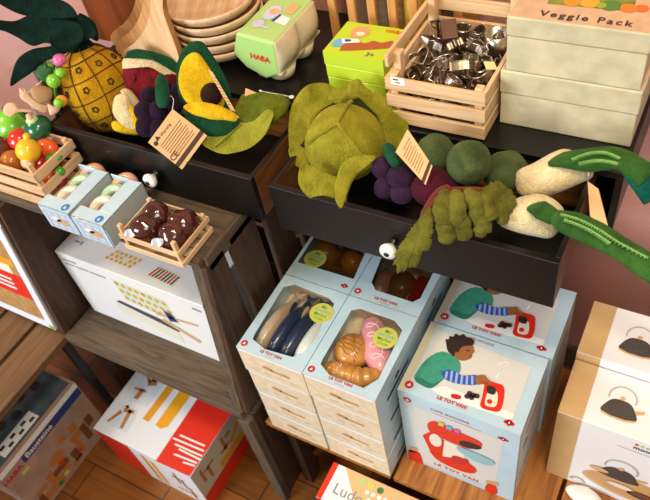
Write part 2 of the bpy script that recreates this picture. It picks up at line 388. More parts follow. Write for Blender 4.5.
# ---------------------------------------------------------------- printed toy boxes on the plank shelf
PRINTS = [plain('print_beige', 'e3cfae', .5, var=.12, scale=60), plain('print_spoon', 'b98c5e', .5)]
def n_logo(mb, x, y, r, T, lay=2):
    mb.disc(x, y, r, RED, T, lay); mb.flat([(x - r * .45, y - r * .35), (x + r * .5, y - r * .3), (x + r * .1, y + r * .5)], WHITE, T, lay + 1)
def flourish(mb, x, y, s, T):
    for dx, dy, r in ((-.5, 0, .35), (0, .25, .4), (.5, 0, .35), (0, -.3, .3)): mb.disc(x + dx * s, y + dy * s, r * s, RED, T, 1, rx=r * s * 1.2, n=10)
    mb.disc(x, y, s * .16, WHITE, T, 2, n=8)
def crate_box(x0, x1, y0, y1, z0, z1, label, window=None, sticker=None, group=None, base=None, spoon=True, logo=True, name='toy_box', fl=(0, 1)):
    """cardboard window box: hollow under the window, pale blue lid frame, wood-print walls"""
    t = thing(name, label, 'box', ((x0 + x1) / 2, (y0 + y1) / 2, z0), group)
    w, d = x1 - x0, y1 - y0; mb = MB(); g = .0015
    if window and len(window[0]) == 3: window = [((p[0] - x0) / w, (p[1] - y0) / d) for p in window]
    if window:
        e = .006
        mb.box(x0, x1, y0, y1, z0, z1 - .072, PRINTS[0]); e0 = z1 - .072 - z0
        mb.box(x0, x1, y0, y0 + e, z0 + e0, z1 - .002, PRINTS[0]); mb.box(x0, x1, y1 - e, y1, z0 + e0, z1 - .002, PRINTS[0])
        mb.box(x0, x0 + e, y0 + e, y1 - e, z0 + e0, z1 - .002, BLUE); mb.box(x1 - e, x1, y0 + e, y1 - e, z0 + e0, z1 - .002, BLUE)
    else: mb.box(x0, x1, y0, y1, z0, z1 - .002, PRINTS[0])
    F = front((x0, y0, z0)); R = right((x1, y0, z0)); h = z1 - z0
    mb.rect(.004, h - .012, w - .004, h - .002, WHITE, F)
    if spoon:
        mb.disc(w * .42, h * .5, .007, PRINTS[1], F, 1, rx=.016); mb.rect(w * .46, h * .42, w * .75, h * .5, PRINTS[1], F)
        for k in range(4): mb.rect(w * (.12 + k * .2), h * .2, w * (.24 + k * .2), h * .25, plain('print_grain', 'd4b98f', .5), F)
    mb.rect(.002, .004, d - .002, h - .004, BLUE, R); flourish(mb, d * .45, h * .5, .014, R); mb.rect(d * .2, h * .2, d * .7, h * .3, TAN, R)
    mb.build('carton', t, bevel=.001)
    lid = MB(); T = top((x0, y0, z1))
    if window:
        W = [(u * w, v * d) for u, v in window]; O = [(0, 0), (w, 0), (w, d), (0, d)]
        # frame around the window: bridge the outer rectangle to the window polygon
        n = 64; import math as _m
        cx = sum(p[0] for p in W) / len(W); cy = sum(p[1] for p in W) / len(W)
        def hit(poly, a):
            dx, dy = _m.cos(a), _m.sin(a); best = 9
            for i in range(len(poly)):
                ax, ay = poly[i][0] - cx, poly[i][1] - cy; bx, by = poly[(i + 1) % len(poly)][0] - cx, poly[(i + 1) % len(poly)][1] - cy
                ex, ey = bx - ax, by - ay; den = dx * ey - dy * ex
                if abs(den) < 1e-9: continue
                t_ = (ax * ey - ay * ex) / den; s_ = (ax * dy - ay * dx) / den
                if t_ > 0 and -1e-6 <= s_ <= 1 + 1e-6: best = min(best, t_)
            return (cx + dx * best, cy + dy * best)
        an = sorted(set([round(2 * PI * i / n, 5) for i in range(n)] + [round(_m.atan2(p[1] - cy, p[0] - cx) % (2 * PI), 5) for p in W + O]))
        o = [hit(O, a) for a in an]; i_ = [hit(W, a) for a in an]; L = len(an)
        vs = [(p[0], p[1], z) for z in (-.002, 0) for q in (o, i_) for p in q]; fs = []
        for k in range(L):
            j = (k + 1) % L
            fs += [(2 * L + k, 2 * L + j, 3 * L + j, 3 * L + k), (k, L + k, L + j, j), (k, j, 2 * L + j, 2 * L + k), (L + k, 3 * L + k, 3 * L + j, L + j)]
        lid.add(vs, fs, BLUE, False, T)
    else: lid.box(0, w, 0, d, -.002, 0, BLUE, T)
    if logo:
        n_logo(lid, .014, .016, .0085, T); lid.text('LE TOY VAN', w * .5, .0125, .0100, RED, T, 2, .045, 1.05)
        lid.rect(w * .43, .0045, w * .57, .0053, RED, T)
    for u, v in ([(.02, d - .02)] if fl[0] else []): flourish(lid, u, v, .010, T)
    if fl[1] > 1: flourish(lid, w - .022, .018, .011, T)
    lid.build('lid', t)
    if window:
        f = MB(T); f.flat(W, FILM, T, -6); f.build('window_film', t)
    if sticker:
        s = MB(T); sx, sy = sticker[0] * w, sticker[1] * d; s.prism(circ(32, .029, None, sx, sy), .0003, .001, STICK, T)
        G = plain('sticker_green', '5d9c3e', .5); s.text('My', sx, sy + .017, .013, G, T, 3, .01); s.text('Honeybake', sx, sy + .006, .0095, SKY, T, 3, .01)
        s.text('Market', sx, sy - .006, .012, G, T, 3, .01); s.text('Crate', sx, sy - .017, .011, G, T, 3, .01)
        s.build('sticker', t)
    return t
OCT = [(.30, .16), (.76, .16), (.88, .26), (.88, .80), (.76, .90), (.36, .90), (.16, .80), (.16, .26)]
X0, X1, X2 = -.80, -.6175, -.4345
def stack(x0, x1, y0, y1, zt, pos, **top_kw):
    hs = [0, .098, .198, .300, zt]
    nm = ['lowest', 'second from the bottom', 'second from the top']
    for k in range(3):
        j = random.uniform(-.0012, .0012)
        crate_box(x0 + .003 + j, x1 - .002 + j, y0 + .002 * (3 - k) * 0 + .003, y1 - .004, hs[k] + .0004, hs[k + 1], 'closed toy food box, %s in the %s stack' % (nm[k], pos), group='toy food boxes', logo=False, fl=(0, 0), spoon=y0 < .7)
    return crate_box(x0, x1 - .001, y0, y1, hs[3] + .0004, zt, group='toy food boxes', **top_kw)
stack(X0, X1, .608, .843, .402, 'front left', label='toy box with blue toy fish in its window, on top of the front left stack', window=[(-0.7839, 0.8068, 0.4020), (-0.7615, 0.8240, 0.4020), (-0.6615, 0.8194, 0.4020), (-0.6378, 0.8060, 0.4020), (-0.6399, 0.6590, 0.4020), (-0.6587, 0.6352, 0.4020), (-0.7318, 0.6286, 0.4020), (-0.7738, 0.6416, 0.4020), (-0.7769, 0.6557, 0.4020)], sticker=(.80, .69))
stack(X1 + .001, X2, .608, .843, .402, 'front right', label='toy box with pink iced cake and bread in its window, on the front right stack', window=[(-0.5911, 0.8053, 0.4020), (-0.5736, 0.8186, 0.4020), (-0.4839, 0.8169, 0.4020), (-0.4552, 0.7982, 0.4020), (-0.4515, 0.6600, 0.4020), (-0.4721, 0.6269, 0.4020), (-0.5568, 0.6266, 0.4020), (-0.5893, 0.6439, 0.4020), (-0.5913, 0.6574, 0.4020)], sticker=(.74, .66))
stack(X0, X1, .846, 1.04, .402, 'back left', label='divided toy box with two oranges in its window, on the back left stack', window=[(-0.7902, 0.8900, 0.4020), (-0.6291, 0.8921, 0.4020), (-0.6433, 1.0137, 0.4020), (-0.7929, 1.0155, 0.4020)], sticker=(.27, .36), logo=False, fl=(0, 2))
stack(X1 + .001, X2, .846, 1.04, .402, 'back right', label='toy box with a brown egg and red tart in its window, back right stack', window=[(-0.5992, 1.0226, 0.4020), (-0.5831, 0.8996, 0.4020), (-0.5633, 0.8808, 0.4020), (-0.4657, 0.8802, 0.4020), (-0.4528, 0.8980, 0.4020), (-0.4550, 1.0164, 0.4020)])

# divider of the orange box
dv = MB(); KR = plain('crate_insert', 'c48a4a', .6, var=.1)
dv.box(-.708, -.704, .858, 1.028, .331, .394, KR); dv.box(-.790, -.628, .915, .919, .331, .39, KR)
tag(dv.build('divider', None, (-.706, .92, .31)), 'thin brown divider inside the box of toy oranges', 'divider')
# toy food lying in the boxes
GL = dict(rough=.3, coat=.4)
def food(name, label, cat, base, fn, group=None, **kw):
    mb = MB(); fn(mb); o = mb.build(name, None, base, **kw); return tag(o, label, cat, group)
ORF = plain('toy_orange', 'f0a02c', **GL)
food('toy_orange', 'toy orange in the left compartment of the divided box', 'toy fruit', (-.742, .965, .307), lambda m: m.ball((-0.7554, 0.9722, 0.3620), .035, ORF, n=28, m=18), 'toy oranges')
food('toy_orange', 'toy orange in the right compartment of the divided box', 'toy fruit', (-.660, .975, .307), lambda m: m.ball((-0.6759, 0.9688, 0.3620), .032, ORF, n=28, m=18), 'toy oranges')
food('toy_lemon', 'pale toy fruit in the front of the divided orange box', 'toy fruit', (-.66, .885, .307), lambda m: m.ball((-.665, .887, .335), (.03, .022, .022), plain('pale_fruit', 'e9c98a', **GL)))
food('toy_egg', 'brown toy egg in the back right window box', 'toy egg', (-.525, .90, .307), lambda m: m.ball((-0.5230, 0.9447, 0.3640), (.035, .040, .032), plain('egg_brown', '9a6a34', **GL), n=28, m=18))
food('toy_tart', 'red toy jam slice beside the brown toy egg', 'toy food', (-.47, .92, .307), lambda m: (m.box(-.498, -.446, .872, .985, .335, .370, plain('tart_side', 'e8b08c', .5)), m.box(-.492, -.452, .88, .98, .370, .378, plain('tart_red', 'd03a2a', .35))), bevel=.006, seg=3)
food('toy_bread', 'pale orange toy bun behind the brown toy egg', 'toy food', (-.575, .93, .307), lambda m: m.ball((-.572, .935, .362), (.026, .045, .026), plain('bun_pink', 'd99a76', **GL)))
food('toy_bread', 'small light toy roll at the back beside the brown toy egg', 'toy food', (-.53, 1.0, .307), lambda m: m.ball((-.53, .980, .365), (.05, .022, .022), plain('bun_light', 'd9ac80', **GL)))
PKI = plain('pink_icing', 'e79aa4', **GL); WI = plain('white_icing', 'f6dfe0', .4)
def eclair(m):
    T = Matrix.Translation((-.508, .757, .368)) @ Matrix.Rotation(math.radians(-56), 4, 'Z')
    m.ball((0, 0, 0), (.082, .036, .026), PKI, T, 28, 16)
    pts = []
    for k in range(90):
        a = k / 89; ang = a * 2 * PI * 4; x = -.058 + .116 * a + .012 * math.sin(ang); y = .014 * math.cos(ang)
        z = .026 * math.sqrt(max(.05, 1 - (x / .078) ** 2 - (y / .031) ** 2)) + .0005; pts.append((x, y, z))
    m.tube(pts, .0014, WI, 6, T)
food('toy_eclair', 'pink iced toy eclair with white swirls in the window box', 'toy food', (-.512, .757, .307), eclair)
BUN = plain('toy_bun', 'd99a4c', var=.2, scale=25, **GL); BUND = plain('toy_bun_dark', '9c5a22', **GL)
def bun(m):
    m.ball((-.552, .722, .365), (.044, .046, .032), BUN, None, 30, 18)
    for k in range(6):
        y = .045 * (-.5 + k * .2); pts = []
        for i in range(12):
            x = -.026 + i * .0046; yy = y + .006 * math.sin(i * .9 + k) * .5 - x * .35
            pts.append((-.552 + x, .722 + yy, .365 + .032 * math.sqrt(max(0, 1 - (x / .044) ** 2 - (yy / .046) ** 2)) + .0002))
        m.tube(pts, .0011, BUND, 5)
food('toy_bun', 'round toy bun with dark scored lines in the window box', 'toy food', (-.548, .722, .32), bun)
def crois(m):
    pts = [(-.592, .668, .362), (-.578, .660, .368), (-.555, .655, .370), (-.525, .655, .370), (-.495, .665, .368), (-.470, .690, .362), (-.462, .705, .36)]
    P = curve(pts, 40, False); m.tube(P, [.006 + .022 * math.sin(PI * i / 40) * (1 + .12 * math.sin(i * 1.6)) for i in range(41)], BUN, 16)
food('toy_croissant', 'golden toy croissant at the front of the bread window box', 'toy food', (-.54, .66, .307), crois)
def bun2(m):
    m.ball((-.552, .655, .386), (.019, .016, .008), BUN, None, 20, 12)
    for i in range(16):
        a = i * 2.4; r = .0035 * math.sqrt(i); m.ball((-.552 + r * math.cos(a), .655 + r * math.sin(a), .3938 - i * .0002), .0021, WI, None, 6, 4)
food('toy_pretzel_bun', 'small toy bun with white sugar dots on the croissant', 'toy food', (-.556, .667, .34), bun2)
def fish(m, cx, c1, c2, lean, sc=1):
    pts = [(cx - lean * .5, .640, .368), (cx - lean * .1, .69, .372), (cx + lean * .1, .75, .372), (cx + lean * .5, .805, .366)]
    P = curve(pts, 24, False)
    m.tube(P, [sc * (.008 + .014 * math.sin(PI * min(1, (i + 2) / 22)) ** .7) for i in range(25)], c1, 14, flat=1.5)
    m.tube([p + V((.011 * sc, 0, .006)) for p in P[2:-3]], .006 * sc, c2, 8)
    q = P[-1]; m.puff([(0, 0), (.012, .016), (.016, .026), (0, .02), (-.016, .026), (-.012, .016)], .004, .004, c1, top((q.x, q.y - .002, q.z)))
NV = plain('fish_navy', '26324c', **GL); FT = plain('fish_tan', 'b9a184', **GL); FB = plain('fish_blue', '3e7d96', **GL); FW = plain('fish_pale', 'cfd4cc', **GL)
food('toy_fish', 'tan toy fish furthest left in the fish box', 'toy fish', (-.752, .72, .307), lambda m: fish(m, -.757, FT, NV, .010))
food('toy_fish', 'navy toy fish, second from the left in the fish box', 'toy fish', (-.722, .72, .307), lambda m: fish(m, -.722, NV, FT, .012))
food('toy_fish', 'dark navy toy fish with pale edge, third from the left in the fish box', 'toy fish', (-.69, .72, .307), lambda m: fish(m, -.686, NV, FW, .012))
food('toy_fish', 'pale toy fish with turquoise stripe, furthest right in the fish box', 'toy fish', (-.655, .70, .307), lambda m: fish(m, -.646, FW, FB, .012, 1.1))

# ---------------------------------------------------------------- cafe machine boxes
SKIN = plain('print_skin', '9a6238', .5); HAIR = plain('print_hair', '2e1c14', .6); SHIRT = plain('print_green', '3f9a80', .5, var=.15, scale=80); SHD = plain('print_green_dark', '2c7865', .5)
SLB = plain('print_blue', '2f55b0', .5); SLW = plain('print_lightblue', '9db4e2', .5); BG = plain('print_bg', 'd8d6d0', .45); BERRY = plain('print_berry', '4a2c2a', .5)
def cafe_top(mb, o):      # o: shift of the picture, traced on the front box's lid
    d = V(o)
    def ink(p, m, lay=1, sm=0): mb.ink([V(q) + d for q in p], m, (0, 0, 1), lay, sm)
    ink([(-0.3979, 0.7102, 0.3545), (-0.3929, 0.8585, 0.3545), (-0.1675, 0.8432, 0.3545), (-0.1648, 0.7043, 0.3545)], BG, 1)
    ink([(-0.3502, 0.7056, 0.3545), (-0.3248, 0.7246, 0.3545), (-0.1654, 0.7193, 0.3545), (-0.1667, 0.7035, 0.3545), (-0.3138, 0.6969, 0.3545)], WHITE, 2)
    ink([(-0.3957, 0.7279, 0.3545), (-0.3880, 0.7723, 0.3545), (-0.3620, 0.8061, 0.3545), (-0.3199, 0.7986, 0.3545), (-0.3066, 0.7704, 0.3545), (-0.3148, 0.7520, 0.3545), (-0.3294, 0.7458, 0.3545), (-0.3484, 0.7081, 0.3545), (-0.3781, 0.7072, 0.3545), (-0.3923, 0.7143, 0.3545)], SHIRT, 3, 30)
    ink([(-0.3927, 0.7180, 0.3545), (-0.3762, 0.7221, 0.3545), (-0.3509, 0.7190, 0.3545), (-0.3354, 0.7394, 0.3545), (-0.3484, 0.7081, 0.3545), (-0.3781, 0.7072, 0.3545)], SHD, 4, 20)
    ink([(-0.3402, 0.8288, 0.3545), (-0.3057, 0.8462, 0.3545), (-0.2999, 0.8395, 0.3545), (-0.2951, 0.8328, 0.3545), (-0.2974, 0.8261, 0.3545), (-0.2957, 0.8152, 0.3545), (-0.3037, 0.8047, 0.3545), (-0.3158, 0.7991, 0.3545), (-0.3335, 0.8053, 0.3545)], SKIN, 4, 30)
    ink([(-0.3628, 0.8303, 0.3545), (-0.3675, 0.8385, 0.3545), (-0.3606, 0.8428, 0.3545), (-0.3626, 0.8510, 0.3545), (-0.3535, 0.8532, 0.3545), (-0.3523, 0.8628, 0.3545), (-0.3418, 0.8610, 0.3545), (-0.3348, 0.8683, 0.3545), (-0.3255, 0.8631, 0.3545), (-0.3140, 0.8648, 0.3545), (-0.3047, 0.8573, 0.3545), (-0.3057, 0.8462, 0.3545), (-0.3218, 0.8379, 0.3545), (-0.3270, 0.8284, 0.3545), (-0.3283, 0.8162, 0.3545), (-0.3345, 0.8165, 0.3545), (-0.3328, 0.8027, 0.3545), (-0.3430, 0.8072, 0.3545), (-0.3522, 0.8121, 0.3545)], HAIR, 5, 50)
    ink([(-0.3130, 0.8298, 0.3545), (-0.3065, 0.8316, 0.3545), (-0.3066, 0.8286, 0.3545), (-0.3121, 0.8272, 0.3545)], HAIR, 6); ink([(-0.3037, 0.8176, 0.3545), (-0.2980, 0.8214, 0.3545), (-0.2987, 0.8168, 0.3545), (-0.3028, 0.8151, 0.3545)], RED, 6)
    ink([(-0.3433, 0.7550, 0.3545), (-0.3252, 0.7677, 0.3545), (-0.2982, 0.7639, 0.3545), (-0.2691, 0.7762, 0.3545), (-0.2613, 0.7548, 0.3545), (-0.2902, 0.7426, 0.3545), (-0.3180, 0.7385, 0.3545), (-0.3374, 0.7444, 0.3545)], SLB, 5, 30)
    t_ = [(-0.3353, 0.7601, 0.3545), (-0.3258, 0.7663, 0.3545), (-0.3138, 0.7658, 0.3545), (-0.3014, 0.7643, 0.3545), (-0.2907, 0.7668, 0.3545), (-0.2807, 0.7713, 0.3545)]; b_ = [(-0.3318, 0.7423, 0.3545), (-0.3186, 0.7388, 0.3545), (-0.3072, 0.7397, 0.3545), (-0.2952, 0.7418, 0.3545), (-0.2839, 0.7455, 0.3545), (-0.2729, 0.7502, 0.3545)]
    for p, q in zip(t_, b_): ink([p, V(p) + V((.0055, 0, 0)), V(q) + V((.0055, 0, 0)), q], SLW, 6)
    ink([(-0.2707, 0.7725, 0.3545), (-0.2550, 0.7832, 0.3545), (-0.2450, 0.7776, 0.3545), (-0.2337, 0.7714, 0.3545), (-0.2395, 0.7619, 0.3545), (-0.2503, 0.7603, 0.3545), (-0.2612, 0.7546, 0.3545)], SKIN, 6, 20)
    ink([(-0.2458, 0.7690, 0.3545), (-0.2258, 0.7747, 0.3545), (-0.2043, 0.7693, 0.3545), (-0.1941, 0.7170, 0.3545), (-0.2132, 0.7062, 0.3545), (-0.2362, 0.7079, 0.3545), (-0.2407, 0.7335, 0.3545)], TOYRED, 3, 26)
    ink([(-0.2321, 0.7505, 0.3545), (-0.2143, 0.7528, 0.3545), (-0.2066, 0.7207, 0.3545), (-0.2288, 0.7158, 0.3545)], CREAM, 4, 16); ink([(-0.2391, 0.7610, 0.3545), (-0.2214, 0.7618, 0.3545), (-0.2181, 0.7459, 0.3545), (-0.2334, 0.7446, 0.3545)], DK, 5, 12)
    ink([(-0.2544, 0.7654, 0.3545), (-0.2392, 0.7677, 0.3545), (-0.2400, 0.7633, 0.3545), (-0.2527, 0.7607, 0.3545)], RED, 7); mb.disc((-0.2222, 0.7257, 0.3545)[0] + d.x, (-0.2222, 0.7257, 0.3545)[1] + d.y, .006, TOYRED, top((0, 0, .3545 + d.z)), 5, n=12)
    for q in [(-0.2680, 0.7277, 0.3545), (-0.2592, 0.7267, 0.3545), (-0.2515, 0.7279, 0.3545), (-0.2705, 0.7189, 0.3545), (-0.2605, 0.7197, 0.3545)]: mb.disc(q[0] + d.x, q[1] + d.y, .0062, BERRY, top((0, 0, .3545 + d.z)), 5, n=10)
    ink([(-0.3022, 0.7118, 0.3545), (-0.2837, 0.7146, 0.3545), (-0.2826, 0.7055, 0.3545), (-0.2999, 0.7029, 0.3545)], RED, 5, 12)
def cafe_box(x0, x1, y0, y1, z1, label, shift, whole):
    t = thing('cafe_machine_box', label, 'box', ((x0 + x1) / 2, (y0 + y1) / 2, 0), 'cafe machine boxes')
    mb = MB(); w, d = x1 - x0, y1 - y0; mb.box(x0, x1, y0, y1, .0005, z1, BLUE)
    F = front((x0, y0, 0)); R = right((x1, y0, 0)); T = top((x0, y0, z1))
    # front: cream panel with the toy coffee machine
    def fi(p, m, lay=2, sm=0): mb.ink([V(q) + V((0, y0 - .676, 0)) for q in p], m, (0, -1, 0), lay, sm)
    fi([(-0.3986, 0.6760, 0.3060), (-0.1727, 0.6760, 0.3034), (-0.1850, 0.6760, 0.0388), (-0.3862, 0.6760, 0.0092)], BG, 1)
    fi([(-0.3507, 0.6760, 0.2390), (-0.3408, 0.6760, 0.2630), (-0.3212, 0.6760, 0.2729), (-0.2699, 0.6760, 0.2647), (-0.2279, 0.6760, 0.2586), (-0.2206, 0.6760, 0.2382), (-0.2487, 0.6760, 0.2007), (-0.2792, 0.6760, 0.1969), (-0.3102, 0.6760, 0.1988), (-0.3432, 0.6760, 0.2052)], TOYRED, 5, 40)
    fi([(-0.3664, 0.6760, 0.1727), (-0.3430, 0.6760, 0.2105), (-0.3100, 0.6760, 0.1897), (-0.3178, 0.6760, 0.0943), (-0.3505, 0.6760, 0.1026)], TOYRED, 3, 0); fi([(-0.3482, 0.6760, 0.1772), (-0.3396, 0.6760, 0.2025), (-0.3269, 0.6760, 0.2078), (-0.3175, 0.6760, 0.1897), (-0.3197, 0.6760, 0.1588), (-0.3317, 0.6760, 0.1431), (-0.3444, 0.6760, 0.1486)], CREAM, 6, 20)
    fi([(-0.3099, 0.6760, 0.1934), (-0.2574, 0.6760, 0.1911), (-0.2621, 0.6760, 0.1147), (-0.3178, 0.6760, 0.0943)], CREAM, 4)
    fi([(-0.3505, 0.6760, 0.1026), (-0.3176, 0.6760, 0.1001), (-0.2711, 0.6760, 0.1267), (-0.2349, 0.6760, 0.1094), (-0.2366, 0.6760, 0.0773), (-0.2717, 0.6760, 0.0581), (-0.3282, 0.6760, 0.0649)], TOYRED, 5, 30)
    fi([(-0.2702, 0.6760, 0.2240), (-0.2464, 0.6760, 0.2365), (-0.2206, 0.6760, 0.2332), (-0.2321, 0.6760, 0.2131), (-0.2680, 0.6760, 0.2029)], DK, 6, 20); fi([(-0.2794, 0.6760, 0.1879), (-0.2487, 0.6760, 0.1950), (-0.1927, 0.6760, 0.1877), (-0.1962, 0.6760, 0.1592), (-0.2352, 0.6760, 0.1493), (-0.2707, 0.6760, 0.1663)], plain('print_steel', '8fc0cc', .4), 7, 24)
    fi([(-0.2892, 0.6760, 0.1310), (-0.2528, 0.6760, 0.1371), (-0.2576, 0.6760, 0.1093), (-0.2898, 0.6760, 0.0957)], RED, 7, 16)
    for mm, p in ((STICK, [(-0.3220, 0.6760, 0.2785), (-0.3075, 0.6760, 0.2826), (-0.3104, 0.6760, 0.2634), (-0.3225, 0.6760, 0.2612)]), (SKY, [(-0.3028, 0.6760, 0.2791), (-0.2886, 0.6760, 0.2783), (-0.2913, 0.6760, 0.2591), (-0.3033, 0.6760, 0.2593)]), (plain('print_pink', 'c85fae', .5), [(-0.2839, 0.6760, 0.2772), (-0.2698, 0.6760, 0.2764), (-0.2723, 0.6760, 0.2573), (-0.2841, 0.6760, 0.2600)])): fi(p, mm, 8)
    fi([(-0.4113, 0.6760, 0.0520), (-0.3805, 0.6760, 0.0616), (-0.3762, 0.6760, -0.0121), (-0.4096, 0.6760, -0.0060)], TOYRED, 4, 12); fi([(-0.2027, 0.6760, 0.0452), (-0.1829, 0.6760, 0.0530), (-0.1790, 0.6760, 0.0079), (-0.2070, 0.6760, 0.0041)], TOYRED, 4, 12)
    fi([(-0.4067, 0.6760, 0.0789), (-0.3844, 0.6760, 0.0867), (-0.3862, 0.6760, 0.0565), (-0.4117, 0.6760, 0.0458)], TAN, 4); fi([(-0.2056, 0.6760, 0.0662), (-0.1762, 0.6760, 0.0775), (-0.1757, 0.6760, 0.0603), (-0.2076, 0.6760, 0.0403)], TAN, 4)
    mb.text('CAFE MACHINE', w * .44, z1 * .905, .0115, RED, F, 2, .015, 1.15); mb.text('LE TOY VAN', w * .48, z1 * .10, .0185, RED, F, 2, .035, 1.15)
    n_logo(mb, .022, z1 - .032, .010, F); flourish(mb, w - .035, z1 - .045, .014, F)
    mb.rect(w * .3, z1 * .86, w * .7, z1 * .864, RED, F)
    # right side
    mb.rect(.01, .02, d - .01, z1 - .02, plain('print_side', 'cfd6d4', .5), R); mb.text('LE TOY VAN', d * .5, z1 * .2, .026, RED, R, 2, .02)
    flourish(mb, d * .3, z1 * .6, .02, R); mb.rect(d * .25, z1 * .75, d * .75, z1 * .78, RED, R, 2)
    mb.build('carton', t, bevel=.0015)
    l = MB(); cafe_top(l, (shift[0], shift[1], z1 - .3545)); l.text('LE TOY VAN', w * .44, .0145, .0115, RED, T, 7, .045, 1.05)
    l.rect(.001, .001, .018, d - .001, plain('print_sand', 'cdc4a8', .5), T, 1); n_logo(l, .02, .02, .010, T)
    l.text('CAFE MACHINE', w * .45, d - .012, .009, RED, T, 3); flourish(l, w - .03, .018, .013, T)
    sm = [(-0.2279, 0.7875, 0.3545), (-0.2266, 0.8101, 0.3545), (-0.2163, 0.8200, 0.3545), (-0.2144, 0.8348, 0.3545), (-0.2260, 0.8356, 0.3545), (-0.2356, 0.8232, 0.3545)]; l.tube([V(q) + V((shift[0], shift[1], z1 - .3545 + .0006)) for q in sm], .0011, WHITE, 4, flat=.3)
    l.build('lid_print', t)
    return t
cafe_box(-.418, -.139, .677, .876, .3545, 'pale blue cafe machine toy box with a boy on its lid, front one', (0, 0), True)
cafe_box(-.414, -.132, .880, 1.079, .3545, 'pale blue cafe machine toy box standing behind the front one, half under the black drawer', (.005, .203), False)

# ---------------------------------------------------------------- kettle sets
KB = plain('kettle_tan', 'cfa873', .6, var=.06); KW = plain('kettle_white', 'f1efee', .45); KET = plain('print_kettle', '4c4540', .6, var=.2, scale=120); RIM = plain('print_rim', 'd8ad7c', .5); HND = plain('print_handle', 'b9b2a8', .5)
def kettle(mb, T, x, y, s, lay=2):
    body = [(-.95, -.35), (-.85, .15), (-.5, .62), (0, .72), (.5, .62), (.85, .15), (.95, -.35), (0, -.5)]
    mb.flat([(x + p[0] * s, y + p[1] * s) for p in curve([(a, b, 0) for a, b in body], 30)], KET, T, lay)
    mb.flat([(x - .97 * s, y - .33 * s), (x - .95 * s, y - .46 * s), (x - .4 * s, y - .6 * s), (x + .4 * s, y - .6 * s), (x + .95 * s, y - .46 * s), (x + .97 * s, y - .33 * s), (x + .4 * s, y - .48 * s), (x - .4 * s, y - .48 * s)], RIM, T, lay + 1)
    for k in range(18):
        a, b = PI * (-.08 + 1.16 * k / 18), PI * (-.08 + 1.16 * (k + 1) / 18); r, R_ = .72 * s, .80 * s; cy = y + .85 * s
        mb.flat([(x + r * math.cos(a), cy + r * math.sin(a)), (x + R_ * math.cos(a), cy + R_ * math.sin(a)), (x + R_ * math.cos(b), cy + R_ * math.sin(b)), (x + r * math.cos(b), cy + r * math.sin(b))], HND, T, lay + 2)
    mb.disc(x, y + .82 * s, .14 * s, RIM, T, lay + 3, n=14); mb.flat([(x + .8 * s, y + .3 * s), (x + 1.3 * s, y + .45 * s), (x + 1.3 * s, y + .25 * s), (x + .9 * s, y + .05 * s)], RIM, T, lay + 1)
def kettle_box(x0, x1, y0, y1, z0, z1, label, pans):
    t = thing('kettle_set_box', label, 'box', ((x0 + x1) / 2, (y0 + y1) / 2, z0), 'toy kettle set boxes')
    mb = MB(); mb.box(x0, x1, y0, y1, z0 + .0005, z1, KW); w, d, h = x1 - x0, y1 - y0, z1 - z0
    F = front((x0, y0, z0)); T = top((x0, y0, z1)); b = .052
    mb.rect(0.0005, .001, b, h - .0005, KB, F); mb.rect(.0005, .0005, b, d - .0005, KB, T)
    L = frame((x0, y1, z0), (0, -1, 0), (0, 0, 1)); mb.rect(.001, .001, d - .001, h - .001, KB, L)
    kettle(mb, T, .116, d * .36, .037); kettle(mb, T, .25, d * .34, .037)
    if pans:
        mb.flat(circ(30, .05, .125, .205, .075), RIM, F, 2); mb.flat(circ(30, .042, .115, .205, .079), TAN, F, 3)
        kettle(mb, F, .155, .125, .045, 4)
        for x, y, r in ((.165, .075, .03), (.215, .068, .03), (.26, .10, .03)):
            mb.flat(circ(20, r * .5, r * 1.1, x, y), KET if x > .2 else TAN, F, 8); mb.flat(circ(20, r * .32, r * .95, x, y + r * .2), CREAM if x < .2 else BROWN, F, 9)
        mb.flat(circ(16, .010, .022, .112, .126), RIM, F, 9)
        for k, m in enumerate((TOYRED, STICK, GREENC, NAVY)): mb.disc(.166 + k * .011, h - .020, .004, m, F, 3, n=8)
        mb.text('moover', .190, h - .034, .018, DK, F, 3, .02); mb.rect(.13, h - .052, .33, h - .051, DK, F, 2)
        for k in range(8):
            a, c = PI * k / 8, PI * (k + 1) / 8; mb.flat([(.075 + .012 * math.cos(a), .02 + .012 * math.sin(a)), (.075 + .02 * math.cos(a), .02 + .02 * math.sin(a)), (.075 + .02 * math.cos(c), .02 + .02 * math.sin(c)), (.075 + .012 * math.cos(c), .02 + .012 * math.sin(c))], HND, F, 3)
    mb.build('carton', t, bevel=.0015); return t
kettle_box(-.0895, .26, .784, .927, 0, .311, 'tan and white toy kettle set box with pans on its side, the nearest', True)
kettle_box(-.0905, .26, .931, 1.084, 0, .337, 'tan and white toy kettle box standing behind the nearest one', False)

# a white paper bundle at the lower right and the ludo box
mb = MB(); mb.ball((.012, .755, .012), (.045, .022, .016), plain('white_paper', 'ece9e4', .5, bmp=.6, bscale=60), None, 24, 14, .006, 40)
tag(mb.build('paper_bundle', None, (.012, .755, 0)), 'crumpled white paper bundle on the planks below the kettle box', 'paper')
lu = thing('ludo_game_box', 'white ludo game box with red end standing below the toy stacks', 'box', (-.42, .54, -.2995))
mb = MB(); lx0, lx1, ly0, ly1, lz = -.598, -.20, .490, .594, -.022
mb.box(lx0, lx1, ly0, ly1, -.2995, lz, WHITE); T = top((lx0, ly0, lz)); F = front((lx0, ly0, -.2995)); GB = plain('ludo_board', 'd9b480', .55)
mb.rect(.0005, .0005, .016, .1035, TOYRED, T); mb.rect(.0005, .001, .016, .277, TOYRED, F)
mb.flat([(.036, .1035), (.125, .0005), (.397, .0005), (.397, .1035)], GB, T, 1); mb.text('Ludo', .075, .040, .042, plain('grey_ink', '8d8f96', .5), T, 3)
